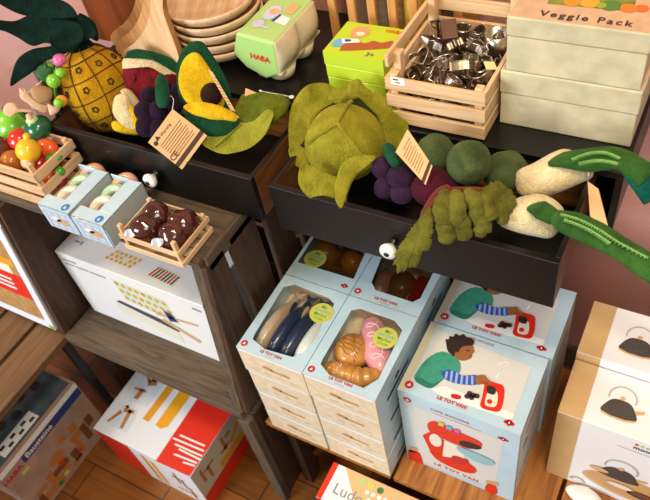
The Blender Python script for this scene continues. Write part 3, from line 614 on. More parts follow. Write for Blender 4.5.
for k in range(16):
    for j in range(3): 
        if .10 + k * .018 - j * .012 > .09: mb.disc(.125 + k * .017 - j * .012, .03 + j * .018, .006, WHITE, T, 2, n=10)
for k, m in enumerate((GREENC, STICK, plain('ludo_green', '3a7a3c', .5))): mb.disc(.095 + k * .026, .088 - k * .002, .009, m, T, 3, n=12)
mb.rect(.09, .02, .38, .25, GB, F); mb.text('Ludo', .055, .24, .03, DK, F, 3)
mb.build('carton', lu, bevel=.0015)

# ---------------------------------------------------------------- big white box in the crate
DOT = plain('waffle_yellow', 'e0ab3c', .5); TRAY = plain('tray_grey', '4e4a4a', .5)
wb = thing('toy_set_box', 'large white box with printed picture tray lying in the brown crate', 'box', (-1.22, .73, .1005))
mb = MB(); bx0, bx1, by0, by1, bz0, bz1 = -1.487, -.958, .684, .96, .1005, .388
mb.box(bx0, bx1, by0, by1, bz0, bz1, WHITE)
def qi(pts, mat, nrm, lay): mb.ink(pts, mat, nrm, lay)
T = top((bx0, by0, bz1)); F = front((bx0, by0, bz0))
def lerpq(q, u, v): a, b, c, d = [V(x) for x in q]; return (a * (1 - u) + b * u) * (1 - v) + (d * (1 - u) + c * u) * v
q = [(-1.3272, 0.7155, 0.3880), (-1.2250, 0.7121, 0.3880), (-1.2047, 0.7539, 0.3880), (-1.3046, 0.7553, 0.3880)]; mb.ink(q, plain('print_pale', 'efe6cc', .5), (0, 0, 1), 1)
for i in range(6):
    for j in range(3):
        if j == 1 and 1 < i < 5 and i % 2: continue
        p = lerpq(q, (i + .5) / 6, (j + .5) / 3); mb.disc(p.x, p.y, .0055, DOT, top((0, 0, bz1)), 2, n=10)
q = [(-1.1629, 0.7098, 0.3880), (-1.0733, 0.7047, 0.3880), (-1.0652, 0.7437, 0.3880), (-1.1474, 0.7528, 0.3880)]; mb.ink(q, plain('print_pale', 'efe6cc', .5), (0, 0, 1), 1)
for i in range(8):
    a, b, c, d = lerpq(q, i / 8, .1), lerpq(q, (i + .55) / 8, .1), lerpq(q, (i + .55) / 8, .9), lerpq(q, i / 8, .9); mb.ink([a, b, c, d], TRAY if i % 3 else TOYRED, (0, 0, 1), 2)
q = [(-1.2884, 0.6840, 0.3533), (-1.1019, 0.6840, 0.3387), (-1.0884, 0.6840, 0.2343), (-1.2758, 0.6840, 0.2582)]; mb.ink(q, plain('print_mint', 'cfe0cc', .5), (0, -1, 0), 1)
for i in range(8):
    for j in range(3): 
        p = lerpq(q, (i + .5) / 8, (j + .5) / 3); mb.disc(p.x, p.z, .009, DOT if (i + j) % 4 else ORANGE, frame((0, by0, 0), (1, 0, 0), (0, 0, 1)), 2, n=10)
mb.ink([(-1.3298, 0.6840, 0.2269), (-1.3111, 0.6840, 0.2409), (-1.0956, 0.6840, 0.2158), (-1.1101, 0.6840, 0.1880)], TRAY, (0, -1, 0), 3); mb.ink([(-1.3364, 0.6840, 0.2139), (-1.1126, 0.6840, 0.1816), (-1.1101, 0.6840, 0.1318), (-1.3346, 0.6840, 0.1698)], plain('print_cream2', 'e6e3cf', .5), (0, -1, 0), 2)
mb.ink([(-1.1652, 0.6840, 0.2563), (-1.0105, 0.6840, 0.2762), (-1.0136, 0.6840, 0.2674), (-1.1705, 0.6840, 0.2441)], RIM, (0, -1, 0), 4); mb.ink([(-1.1484, 0.6840, 0.2363), (-1.0324, 0.6840, 0.1866), (-1.0414, 0.6840, 0.1714), (-1.1583, 0.6840, 0.2214)], RIM, (0, -1, 0), 4)
mb.ink([(-1.1280, 0.6840, 0.2847), (-1.1021, 0.6840, 0.2793), (-1.0901, 0.6840, 0.2478), (-1.1238, 0.6840, 0.2347)], NAVY, (0, -1, 0), 4)
GI = plain('grey_ink', '8d8f96', .5)
for x, y, w_, h_ in ((.02, .258, .05, .007), (.02, .240, .035, .006), (.06, .240, .05, .006), (.115, .240, .06, .006)): mb.rect(x, y, x + w_, y + h_, GI, F, 2)
mb.rect(.035, .050, .052, .056, GI, T, 2); mb.rect(.058, .046, .064, .060, GI, T, 2); mb.disc(.505, .022, .012, plain('logo_green', '7db65a', .5), F, 2); mb.rect(.485, .252, .515, .260, GI, F, 2)
mb.build('carton', wb, bevel=.002)

# white box with red label in the neighbouring crate
nb = thing('game_box', 'white box with a red printed label in the crate at the left edge', 'box', (-1.8, .65, .0945))
mb = MB(); gx = -1.559; mb.hexa([(-2.1, .575, .0945), (gx, .575, .0945), (gx, .74, .0945), (-2.1, .74, .0945)], [(-2.1, .605, .56), (gx + .053, .605, .56), (gx + .053, .78, .56), (-2.1, .78, .56)], GREYW)
def nbp(x, z, l=1):
    t_ = (z - .0945) / .4655; return V((x + .053 * t_, .575 + .03 * t_ - .0005 * l, z))
def nq(x0, x1, z0, z1, m, l=1): mb.add([nbp(x0, z0, l), nbp(x1, z0, l), nbp(x1, z1, l), nbp(x0, z1, l)], [(0, 1, 2, 3)], m)
nq(-2.05, gx - .028, .135, .50, plain('print_woody', 'b88a55', .5, var=.3, scale=40)); nq(-2.05, gx - .03, .235, .345, TOYRED, 2)
nq(-2.05, gx - .06, .345, .40, CREAM, 2); nq(-2.05, gx - .03, .385, .42, ORANGE, 3)
for k in range(3): nq(-2.0, gx - .085, .262 + k * .022, .272 + k * .022, WHITE, 3)
nq(gx - .022, gx - .002, .10, .118, plain('logo_green', '7db65a', .5), 2)
mb.build('carton', nb, bevel=.003)

# building-block box inside the bench
hb = thing('block_set_box', 'beige building block box with blue title stripe under the low bench', 'box', (-1.75, .36, -.4995))
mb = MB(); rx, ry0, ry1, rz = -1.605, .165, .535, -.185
mb.box(-1.93, rx, ry0, ry1, -.4995, rz, plain('box_beige_shaded', 'a78a78', .6)); R = right((rx, ry0, -.4995)); T = top((-1.93, ry0, rz)); bh = rz + .4995; bd = ry1 - ry0  # beige darkened in the colour itself, in place of the shade under the bench
mb.rect(0.001, bh - .026, bd - .001, bh - .001, WHITE, R); mb.rect(.085, bh - .064, bd - .004, bh - .028, NAVY, R, 2); mb.text('Bausteine', .16, bh - .046, .032, CREAM, R, 3, .02)
mb.text('HABA', .034, bh - .056, .030, RED, R, 3, .03); mb.rect(.055, bh - .095, .085, bh - .08, STICK, R, 3)
mb.rect(.001, .002, bd - .002, bh - .066, plain('print_scene_shaded', 'ae907c', .6, var=.2, scale=14), R, 1)  # scene print dulled too, bench shade painted into its colour
W1 = plain('print_block', 'b9763a', .5); W2 = plain('print_block_dark', '7a4b28', .5)
blocks = [(.03, .02, .02, .07), (.05, .02, .09, .04), (.09, .02, .03, .10), (.115, .07, .07, .03), (.15, .04, .03, .12), (.13, .12, .06, .03), (.20, .03, .03, .06), (.235, .03, .02, .10), (.23, .11, .07, .03), (.28, .05, .025, .09), (.18, .02, .05, .02), (.03, .08, .05, .02), (.31, .10, .03, .05), (.25, .15, .03, .04), (.20, .16, .03, .03)]
for k, (x, y, w, h) in enumerate(blocks): mb.rect(x, y, x + w, y + h, W1 if k % 3 else W2, R, 2 + k % 4)
mb.disc(.16, .10, .012, TOYRED, R, 8); mb.disc(.115, .03, .012, plain('ludo_green', '3a7a3c', .5), R, 8); mb.rect(.14, .03, .16, .05, STICK, R, 8); mb.disc(.235, .06, .01, TOYRED, R, 8)
mb.rect(.01, .01, .31, bd - .01, plain('print_steelblue', '4f5c63', .5, var=.4, scale=25), T); mb.rect(.25, .06, .30, .22, WHITE, T, 2)
for k in range(6): mb.rect(.26 + (k % 2) * .018, .07 + k * .024, .272 + (k % 2) * .018, .09 + k * .024, DK, T, 3)
for k in range(5): mb.disc(.18 + .02 * (k % 3), .08 + k * .055, .02, DK, T, 2, n=8)
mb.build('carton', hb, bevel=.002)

# red and white box on the floor
fb = thing('construction_set_box', 'white and red construction toy box on the wooden floor', 'box', (-1.27, .57, -.4995))
mb = MB(); cx0, cx1, cy0, cy1, cz = -1.474, -1.064, .443, .70, -.25
mb.box(cx0, cx1, cy0, cy1, -.4995, cz, GREYW); T = top((cx0, cy0, cz)); F = front((cx0, cy0, -.4995)); R = right((cx1, cy0, -.4995))
def ti(p, m, lay=1, sm=0): mb.ink(p, m, (0, 0, 1), lay, sm)
ti([(-1.1996, 0.4392, -0.2500), (-1.0664, 0.4437, -0.2500), (-1.0636, 0.6907, -0.2500), (-1.2023, 0.6976, -0.2500)], TOYRED)
PB = plain('print_paleblue', 'd5dde8', .5); ti([(-1.4300, 0.4740, -0.2500), (-1.3492, 0.4781, -0.2500), (-1.3656, 0.5580, -0.2500), (-1.4358, 0.5563, -0.2500)], PB); ti([(-1.4257, 0.5771, -0.2500), (-1.3456, 0.5829, -0.2500), (-1.3479, 0.6774, -0.2500), (-1.4410, 0.6811, -0.2500)], PB)
ti([(-1.3335, 0.5399, -0.2500), (-1.3072, 0.5395, -0.2500), (-1.3015, 0.6802, -0.2500), (-1.3311, 0.6845, -0.2500)], ORANGE, 2); ti([(-1.2778, 0.5405, -0.2500), (-1.2530, 0.5358, -0.2500), (-1.2352, 0.5514, -0.2500), (-1.2306, 0.6896, -0.2500), (-1.2783, 0.6901, -0.2500)], plain('print_amber', 'eaa51a', .5), 2)
for q in ([(-1.4465, 0.4827, -0.2500), (-1.4374, 0.4827, -0.2500), (-1.4134, 0.5292, -0.2500), (-1.4275, 0.5353, -0.2500)], [(-1.3869, 0.4810, -0.2500), (-1.3748, 0.4824, -0.2500), (-1.3853, 0.5495, -0.2500), (-1.4001, 0.5512, -0.2500)], [(-1.4192, 0.5470, -0.2500), (-1.3787, 0.5523, -0.2500), (-1.3748, 0.5419, -0.2500), (-1.4126, 0.5336, -0.2500)], [(-1.4367, 0.6873, -0.2500), (-1.4264, 0.6916, -0.2500), (-1.3933, 0.6667, -0.2500), (-1.3985, 0.6560, -0.2500)], [(-1.4060, 0.6656, -0.2500), (-1.3795, 0.6897, -0.2500), (-1.3665, 0.6610, -0.2500), (-1.3968, 0.6482, -0.2500)], [(-1.4140, 0.5905, -0.2500), (-1.3957, 0.5900, -0.2500), (-1.3936, 0.6326, -0.2500), (-1.4121, 0.6332, -0.2500)], [(-1.4384, 0.6263, -0.2500), (-1.3878, 0.6309, -0.2500), (-1.3828, 0.6246, -0.2500), (-1.4333, 0.6200, -0.2500)]): ti(q, W1, 3)
ti([(-1.4208, 0.5545, -0.2500), (-1.4133, 0.5618, -0.2500), (-1.4026, 0.5542, -0.2500), (-1.4101, 0.5469, -0.2500)], DK, 4); ti([(-1.3991, 0.6857, -0.2500), (-1.3804, 0.6850, -0.2500), (-1.3773, 0.6692, -0.2500), (-1.3958, 0.6699, -0.2500)], DK, 4)
rows = [(-1.1780, 0.5419, -0.2500), (-1.1935, 0.5237, -0.2500), (-1.1746, 0.5094, -0.2500), (-1.1520, 0.5009, -0.2500), (-1.1570, 0.4802, -0.2500), (-1.1136, 0.4705, -0.2500), (-1.0787, 0.5446, -0.2500), (-1.0719, 0.5292, -0.2500), (-1.0682, 0.5126, -0.2500), (-1.0635, 0.5002, -0.2500), (-1.0696, 0.4867, -0.2500), (-1.0698, 0.4759, -0.2500)]
for k in range(6): a, b = V(rows[k]), V(rows[6 + k]); w_ = V((0, .006, 0)); ti([a, b, b + w_, a + w_], WHITE, 3)
w = cx1 - cx0; h = .2495; d = cy1 - cy0
mb.rect(.001, .001, .15, h - .008, TOYRED, F); mb.rect(.15, .001, w - .001, h - .001, GREYW, F, 1)
mb.rect(.19, .02, .21, h - .03, ORANGE, F, 2); mb.rect(.22, .02, .24, h - .05, plain('print_amber', 'eaa51a', .5), F, 2)
for x, y, ww, hh in ((.30, .15, .05, .012), (.315, .11, .012, .09), (.335, .09, .012, .07), (.29, .05, .08, .012), (.35, .02, .012, .09)): mb.rect(x, y, x + ww, y + hh, W1, F, 3)
mb.rect(.001, .001, d - .001, .085, TOYRED, R); mb.rect(.001, .085, d - .001, h - .002, plain('side_grey', 'c9bda6', .55), R, 1)
mb.rect(.11, .088, d - .01, .125, ORANGE, R, 2); mb.flat([(.19, .13), (.25, .18), (.25, .20), (.18, .15)], ORANGE, R, 3)
for x, y, ww, hh in ((.03, .14, .012, .08), (.045, .18, .05, .012), (.06, .12, .012, .07), (.13, .15, .05, .014), (.15, .14, .014, .08), (.17, .19, .03, .014)): mb.rect(x, y, x + ww, y + hh, W1, R, 3)
mb.build('carton', fb, bevel=.002)

# ---------------------------------------------------------------- on the crate top: doughnut boxes, small crates
SH = .6553
DN = [plain('donut_white', 'ecd9c2', .3, coat=.4), plain('donut_green', 'a9cda2', .3, coat=.4), plain('donut_pink', 'e5a688', .3, coat=.4)]; DB = plain('donut_base', 'd6a56c', .5)
def donut_box(x0, x1, y0, y1, z1, label, which):
    t = thing('doughnut_box', label, 'box', ((x0 + x1) / 2, (y0 + y1) / 2, SH), 'toy doughnut boxes')
    mb = MB(); w, d, h = x1 - x0, y1 - y0, z1 - SH; e = .003; sx = .043; fy = .036
    mb.box(x0, x1, y0, y1, SH, SH + e, BLUE); mb.box(x0, x1, y0, y0 + e, SH, z1, BLUE); mb.box(x0, x1, y1 - e, y1, SH, z1, BLUE)
    mb.box(x0, x0 + e, y0, y1, SH, z1 - .03, BLUE); mb.box(x1 - sx, x1 - sx + e, y0 + fy, y1, SH + e, z1, plain('box_inner', '8b8f90', .6)); mb.box(x1 - e, x1, y0, y1, SH, z1, plain('box_side_grey', 'a9b6b8', .5))
    mb.box(x0, x1, y0, y0 + fy, z1 - e, z1, BLUE); mb.box(x1 - sx, x1, y0 + fy, y1, z1 - e, z1, BLUE)
    F = front((x0, y0, SH)); T = top((x0, y0, z1)); PK = plain('print_pinkish', 'd9b3b8', .5)
    for k in range(4): mb.rect(.008, .008 + k * .017, w * .9, .012 + k * .017, PK, F); 
    for k in range(5): mb.rect(.012 + k * .022, .006, .015 + k * .022, h * .85, plain('print_lilac', 'aebfdd', .5), F, 2)
    mb.disc(w * .62, h * .45, .010, TAN, F, 3, rx=.02); mb.disc(w * .45, h * .55, .008, CREAM, F, 3, rx=.014)
    mb.disc(w * .78, fy * .42, .0105, plain('blue_dot', '2f7fc8', .4), T, 1); mb.text('a', w * .78, fy * .42, .015, WHITE, T, 2, .02)
    mb.build('carton', t, bevel=.0012)
    for k in range(3):
        c = ((x0 + x1 - sx) / 2 + .008, y0 + .058 + k * .040, SH + .046)
        m2 = MB(Matrix.Translation(c) @ Matrix.Rotation(math.radians(22), 4, 'X')); R_, r_ = .0245, .0120
        ring = lambda a, rr: [((R_ + rr * math.cos(2 * PI * j / 14)) * math.cos(a), (R_ + rr * math.cos(2 * PI * j / 14)) * math.sin(a), rr * math.sin(2 * PI * j / 14)) for j in range(14)]
        rs = [ring(2 * PI * i / 28, r_) for i in range(29)]; m2.loft(rs, DN[k], True, False)
        rs = [[(q[0], q[1], q[2] - .003) for q in ring(2 * PI * i / 28, r_ * .96)] for i in range(29)]; m2.loft(rs, DB, True, False)
        o = m2.build('toy_doughnut', None, c); tag(o, '%s toy doughnut, %s in the %s doughnut box' % (('white', 'green', 'pink')[k], ('nearest', 'middle one', 'furthest')[k], which), 'toy doughnut', 'toy doughnuts')
donut_box(-1.256, -1.158, .607, .752, .729, 'pale blue doughnut toy box beside the vegetable crate', 'left')
donut_box(-1.152, -1.056, .607, .752, .727, 'pale blue doughnut toy box beside the crate of brown balls', 'right')

def slat_crate(name, label, cat, x0, x1, y0, y1, z0, z1, nf, m, group=None, flare=0, sw=.7, notch=False, th=.006, post=.014, nb_=None):
    t = thing(name, label, cat, ((x0 + x1) / 2, (y0 + y1) / 2, z0), group); h = (z1 - z0) / nf
    for k in range(nf):
        a, b = z0 + h * k + .004, z0 + h * k + .004 + h * sw; f = flare * k / max(1, nf - 1)
        MB().box(x0 - f, x1 + f, y0 - f, y0 - f + th, a, b, PINE['x']).build('slat', t, bevel=.001)
        MB().box(x0 - f, x1 + f, y1 + f - th, y1 + f, a, b, PINE['x']).build('slat', t, bevel=.001)
        MB().box(x0 - f, x0 - f + th, y0 - f + th, y1 + f - th, a, b, PINE['y']).build('slat', t, bevel=.001)
        MB().box(x1 + f - th, x1 + f, y0 - f + th, y1 + f - th, a, b, PINE['y']).build('slat', t, bevel=.001)
    for x in (x0 + th, x1 - th - post):
        for y in (y0 + th, y1 - th - post):
            MB().box(x, x + post, y, y + post, z0, z1 + (.010 if z0 < .7 and y < (y0 + y1) / 2 else -.004), PINE['z']).build('post', t, bevel=.0015)
    mb = MB(); n = 4; ww = (y1 - y0 - 2 * th) / n
    for k in range(n): mb.box(x0 + th, x1 - th, y0 + th + k * ww, y0 + th + (k + 1) * ww - .004, z0 + .001, z0 + .005, PINE['x'])
    mb.build('base', t); return t
slat_crate('slatted_crate', 'small pale slatted crate holding brown glossy balls in cellophane', 'crate', -1.026, -.860, .614, .730, SH, .722, 2, PINE, group='small pale slatted crates', sw=.42, post=.010, th=.004)
CHO = plain('glossy_brown', '4a1f17', .15, coat=.9, var=.3, scale=18, bmp=.15, bscale=40, bdist=.006); CHL = plain('cellophane_label', 'aab2bc', .2, coat=.6, bmp=.8, bscale=120)
def choc(x, label):
    t = thing('chocolate_ball', label, 'toy food', (x, .67, SH + .006), 'brown glossy balls in cellophane')
    m = MB(); m.ball((x, .655, SH + .043), (.035, .033, .037), CHO, None, 30, 20, .005, 30, deform=lambda d_, q_: q_ * (1 + .02 * math.sin(14 * d_.z)))
    m.ball((x + .005, .690, SH + .050), (.036, .034, .036), CHO, None, 30, 20, .005, 30); m.build('ball', t)
    m = MB(facing((x - .012, .624, SH + .058), (.35, -.8, .75))); m.puff([(-.014, -.008), (.004, -.010), (.012, -.004), (.010, .006), (-.004, .008), (-.014, .004)], .002, .001, CHL, None, 24, .002, .004, 90); m.build('wrapper_label', t)
choc(-.981, 'brown glossy ball in cellophane, left one in the small slatted crate')
choc(-.905, 'brown glossy ball in cellophane, right one in the small slatted crate')

vc = slat_crate('slatted_crate', 'small pale slatted crate heaped with toy fruit at the left edge', 'crate', -1.62, -1.285, .65, .786, SH, .782, 3, PINE, group='small pale slatted crates', sw=.6, post=.012)
def fruit(name, label, px, r, col, extra=None, z=None, sq=(1, 1, 1), rough=.25, rot=None):
    p = V(px) - V((0, 0, .014)); m = MB(); m.ball(p, (r * sq[0], r * sq[1], r * sq[2]), plain('toy_' + col, col, rough, coat=.5), None, 26, 16, rot=rot)
    o = m.build(name, None, tuple(p)); tag(o, label, 'toy fruit', 'wooden toy fruit and vegetables in the left crate')
    if extra: extra(o, p, r)
    return o
def child(o, p, name, fn):
    m = MB(); fn(m); c = m.build(name, None, tuple(p)); c.location = (0, 0, 0); c.parent = o
GRN = plain('toy_stem_green', '2f9a2a', .3, coat=.4)
fruit('toy_apple', 'bright green wooden toy apple at the left edge of the fruit crate', (-1.5000, 0.7882, 0.7685), .048, '79c42c', None)
fruit('toy_pepper', 'dark green toy pepper with a pale stalk at the back of the fruit crate', (-1.3833, 0.7791, 0.8000), .034, '13613a', lambda o, p, r: (child(o, p, 'stem', lambda m: m.tube([p + V((0, 0, .02)), p + V((.004, -.01, .045))], [.009, .006], PINE['z'], 10)), child(o, p, 'dimple', lambda m: m.ball(p + V((0, -.004, .026)), (.015, .015, .010), plain('stem_pale', 'b9d09a', .4)))), sq=(1, 1, .85))
fruit('toy_lemon', 'yellow wooden toy lemon in the middle of the fruit crate', (-1.3426, 0.7037, 0.8000), .029, 'f2bd22', lambda o, p, r: (child(o, p, 'tip', lambda m: m.ball(p + V((-.002, .016, .029)), .009, plain('toy_f2bd22', 'f2bd22'))), child(o, p, 'stem', lambda m: m.ball(p + V((.006, -.022, -.020)), (.016, .014, .018), PINE['z']))))
fruit('toy_carrot', 'orange wooden toy carrot to the right of the yellow lemon', (-1.3375, 0.7472, 0.7750), .024, 'ef5f1a', sq=(1.3, .9, .9))
fruit('toy_tomato', 'red wooden toy tomato behind the yellow lemon', (-1.4221, 0.7413, 0.7800), .030, 'd42a1c')
fruit('toy_tomato', 'red wooden toy tomato under the right slats of the fruit crate', (-1.3567, 0.7303, 0.7200), .030, 'a81c18')
fruit('toy_potato', 'dark brown wooden toy potato at the left edge below the apple', (-1.4600, 0.7001, 0.7721), .036, '5e2c14')
fruit('toy_onion', 'orange brown wooden toy onion below the lemon on its left', (-1.4105, 0.6886, 0.7600), .028, 'b0661c')
def bud(o, p, r):
    for k in range(5): child(o, p, 'leaf', lambda m: m.ball(p + V((.012 * math.cos(k * 1.26), .012 * math.sin(k * 1.26), .004)), (.011, .009, .006), GRN))
fruit('toy_leaves', 'small green toy leaf cluster by the crate slats', (-1.3029, 0.7326, 0.7650), .009, '3a9a30', bud)
fruit('toy_pea', 'small green toy pea at the crate slats', (-1.2922, 0.7192, 0.7350), .012, '46a82c')
fruit('toy_plum', 'dark red toy plum low in the right corner of the fruit crate', (-1.3030, 0.7107, 0.7100), .020, '8e1a1c')
fruit('toy_orange', 'brown orange toy ball low at the left edge of the fruit crate', (-1.4572, 0.6780, 0.7200), .026, 'b4581c')
for k, (a, b, l) in enumerate((((-1.42, .76, .70), .04, 'brown toy nut low in the heap of the fruit crate'), ((-1.35, .72, .70), .04, 'orange toy ball low in the heap of the fruit crate'), ((-1.50, .72, .70), .042, 'green toy ball low in the heap of the fruit crate'))): fruit('toy_ball', l, a, b, ('7a3c1c', 'd86a22', '3f8a34')[k])

# clear display holder and wooden toys left of the drawers
ah = MB(); ah.box(-1.395, -1.393, .80, .93, SH, .865, FILM); ah.box(-1.53, -1.393, .928, .93, SH, .865, FILM); ah.box(-1.53, -1.528, .80, .93, SH, .865, FILM); ah.box(-1.53, -1.393, .80, .802, SH, .80, FILM); ah.box(-1.53, -1.393, .80, .93, SH, SH + .002, FILM)
ah.box(-1.3945, -1.3925, .7975, .7995, .80, .866, plain('acrylic_edge', 'd8d8d4', .2)); ah.box(-1.396, -1.392, .80, .93, .865, .8665, plain('acrylic_edge', 'd8d8d4', .2))
tag(ah.build('display_holder', None, (-1.46, .865, SH)), 'clear plastic display holder left of the left drawer', 'holder')
PW = wood('toy_blank_wood', 'e0bd98', 'cfa27a', 'z', .6, bmp=.05)
def leafy(name, label, pts, T, th, mat=PW, cat='wooden toy', grp=None):
    m = MB(T); m.puff(pts, th, th, mat, None, 40, 0, 0); o = m.build(name, None, tuple(T.to_translation())); return tag(o, label, cat, grp)
leafy('wooden_spoon', 'pale wooden toy spoon with round head at the left edge', [(-0.0295, 0.0141), (-0.0158, 0.0204), (-0.0020, 0.0139), (-0.0000, 0.0000), (0.0068, -0.0058), (0.0236, -0.0165), (0.0212, -0.0206), (0.0032, -0.0120), (-0.0099, -0.0083), (-0.0264, -0.0107), (-0.0346, 0.0011)], facing((-1.4130, 0.7771, 0.8400), (0.7668, -0.4217, 0.4838)), .004)
leafy('wooden_fork', 'pale wooden toy fork with spread prongs behind the green pepper', [(-0.0122, 0.0361), (-0.0077, 0.0265), (-0.0043, 0.0325), (-0.0020, 0.0188), (0.0069, -0.0057), (0.0225, -0.0233), (0.0113, -0.0389), (-0.0035, -0.0242), (-0.0126, -0.0045), (-0.0216, 0.0150)], facing((-1.3847, 0.8038, 0.8500), (0.7576, -0.4398, 0.4823)), .005)
leafy('wooden_toy_leaf', 'brownish wooden toy leaf in the clear holder', [(-0.0156, 0.0171), (-0.0031, 0.0216), (0.0170, 0.0127), (0.0288, -0.0027), (0.0167, -0.0202), (-0.0061, -0.0202), (-0.0197, -0.0039)], facing((-1.3662, 0.8195, 0.8600), (0.7523, -0.4513, 0.4799)), .008, plain('toy_tan', 'a98256', .6))
leafy('wooden_toy_leaf', 'pale wooden toy piece inside the clear holder beside the drawer', [(-0.0057, 0.0129), (0.0064, 0.0023), (0.0187, -0.0033), (0.0078, -0.0139), (-0.0120, -0.0127)], facing((-1.3531, 0.8217, 0.8200), (0.7407, -0.4498, 0.4990)), .006)
tb = thing('toy_bead_garland', 'pink and green wooden beads with leaves left of the pineapple', 'toy', (-1.5052, 0.8973, 0.6553)); P = plain('bead_pink', 'd9649a', .3, coat=.5); G1 = plain('bead_lime', '7fc52e', .3, coat=.5)
for c, r, mt in (((-1.3088, 0.8716, 0.9300), .017, P), ((-1.2930, 0.8212, 0.9100), .016, G1), ((-1.2831, 0.8411, 0.9200), .012, G1), ((-1.3681, 0.8761, 0.9000), .012, G1), ((-1.2631, 0.7868, 0.8800), .011, G1), ((-1.2908, 0.8136, 0.8600), .014, ORF)): MB().ball(c, (r, r, r * .8) if mt is P else r, mt, None, 18, 12).build('bead', tb)
m = MB(facing((-1.3598, 0.8535, 0.9000), (0.7521, -0.4721, 0.4599))); m.puff([(-0.0096, 0.0188), (0.0046, 0.0178), (0.0139, 0.0213), (0.0146, 0.0087), (0.0246, -0.0005), (0.0141, -0.0109), (0.0116, -0.0249), (-0.0068, -0.0220), (-0.0168, -0.0127), (-0.0192, 0.0056)], .006, .006, plain('toy_leaf_green', '1d5a26', .5), None, 40); m.build('leaf', tb)
m = MB(); m.tube([(-1.4374, 0.8278, 0.6593), (-1.3660, 0.8366, 0.8000), (-1.3212, 0.8478, 0.9000), (-1.3134, 0.8697, 0.9250)], .004, plain('toy_stem', '3b7a2b', .5), 8); m.build('stem', tb)

# ---------------------------------------------------------------- on the black cabinet
K = .8035
# wooden boards
BO = [(107,47), (114,53), (124,58)]
outline = [(-1.1028, 1.0350, 1.0654), (-1.1208, 1.0350, 1.0115), (-1.1377, 1.0350, 0.9798), (-1.1721, 1.0350, 0.9365), (-1.2228, 1.0350, 0.8939), (-1.2730, 1.0350, 0.8635), (-1.2895, 1.0350, 0.8435), (-1.2879, 1.0350, 0.8262), (-1.2533, 1.0350, 0.8146), (-1.1759, 1.0350, 0.8052), (-1.1271, 1.0350, 0.8085), (-1.1064, 1.0350, 0.8297), (-1.0942, 1.0350, 0.8765), (-1.0929, 1.0350, 0.9248), (-1.0938, 1.0350, 0.9657), (-1.0887, 1.0350, 1.0058), (-1.0619, 1.0350, 1.0697)]
zs = min(p[2] for p in outline); outline = [(p[0], p[2] - zs + K) for p in outline]
xm = sum(p[0] for p in outline) / len(outline)
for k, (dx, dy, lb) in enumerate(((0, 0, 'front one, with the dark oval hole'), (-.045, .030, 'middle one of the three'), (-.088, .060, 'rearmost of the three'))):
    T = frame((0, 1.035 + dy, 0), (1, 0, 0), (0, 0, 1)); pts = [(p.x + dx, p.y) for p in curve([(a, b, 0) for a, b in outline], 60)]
    m = MB(); m.prism(pts, -.008, .008, wood('beech_' + ('front', 'middle', 'rear')[k], *(('e3bd92', 'd2a473'), ('cfa06e', 'b98654'), ('b98a5a', 'a17040'))[k], 'z', .45, scale=1.5, bmp=.1), T, edge=wood('beech_edge', 'b98552', '9c6a3c', 'z', .5))  # tones darken towards the rear board, painted-in shading to set the three apart
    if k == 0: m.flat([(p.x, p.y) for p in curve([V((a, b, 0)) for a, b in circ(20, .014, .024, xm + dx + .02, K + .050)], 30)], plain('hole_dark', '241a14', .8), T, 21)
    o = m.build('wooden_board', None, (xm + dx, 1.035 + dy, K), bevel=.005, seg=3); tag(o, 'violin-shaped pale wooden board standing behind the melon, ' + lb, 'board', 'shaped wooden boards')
# tall brown wooden box behind the boards
wbx = thing('tall_wooden_box', 'dark orange wooden box standing behind the pineapple and the boards', 'box', (-1.35, 1.3, K)); RW = wood('red_brown_wood', '7e3c14', '5e2a0e', 'z', .35, scale=.6, coat=.3)
m = MB(); m.box(-1.47, -1.215, 1.12, 1.38, K, 1.22, RW); m.build('carcass', wbx, bevel=.003)
MB().box(-1.476, -1.21, 1.115, 1.385, 1.22, 1.234, RW).build('lid', wbx, bevel=.003)
# bowls
TW = wood('turned_wood', 'e0c39c', 'cca67c', 'x', .5, scale=1.2, bmp=.1)
bm_ = MB(); R_ = .117
bm_.lathe([(.001, .0), (.062, .0), (.068, .003), (.092, .016), (.106, .026), (.113, .036), (R_, .046), (R_ - .003, .049), (R_ - .007, .047), (.106, .036), (.095, .026), (.076, .017), (.050, .011), (.001, .009)], TW, 48)
b0 = bm_.build('wooden_bowl', None, 'local')
nm = ['lowest', 'second from the bottom', 'middle', 'second from the top', 'topmost']
for k in range(5):
    o = b0 if k == 0 else dup(b0, (0, 0, 0)); o.location = (-1.079 - .003 * k + (.003 if k % 2 else 0), 1.185, K + .0235 * k); o.rotation_euler = (0, 0, k * 1.3)
    tag(o, 'pale turned wooden bowl, %s of the nested stack' % nm[k], 'bowl', 'nested wooden bowls')
# egg carton
PULP = plain('egg_pulp', 'cdbf9f', .45, coat=.25, var=.12, scale=30, bmp=.2, bscale=50)
eg = thing('egg_carton', 'egg carton with green printed sleeve beside the wooden bowls', 'carton', (-.93, 1.2, K))
q = [(-0.9453, 1.0750, 0.9303), (-0.8463, 1.0750, 0.9205), (-0.8509, 1.0750, 0.8361), (-0.8912, 1.0750, 0.8174), (-0.9417, 1.0750, 0.8385), (-0.9702, 1.0750, 0.8716)]
prof = [(p[0], p[2]) for p in q]; yl = .185
m = MB()
P = [(a[0], a[1], 0) for a in prof]
def sect(y, s=0, dz=0):
    c = V((sum(p[0] for p in prof) / 6, 0, sum(p[1] for p in prof) / 6)); return [V((p[0], y, p[1] + dz)) + (c - V((p[0], 0, p[1]))) * s for p in prof]
m.loft([sect(1.075), sect(1.085, -.0), sect(1.075 + yl)], GREENC, False)
m.build('sleeve', eg, bevel=.006, seg=3)
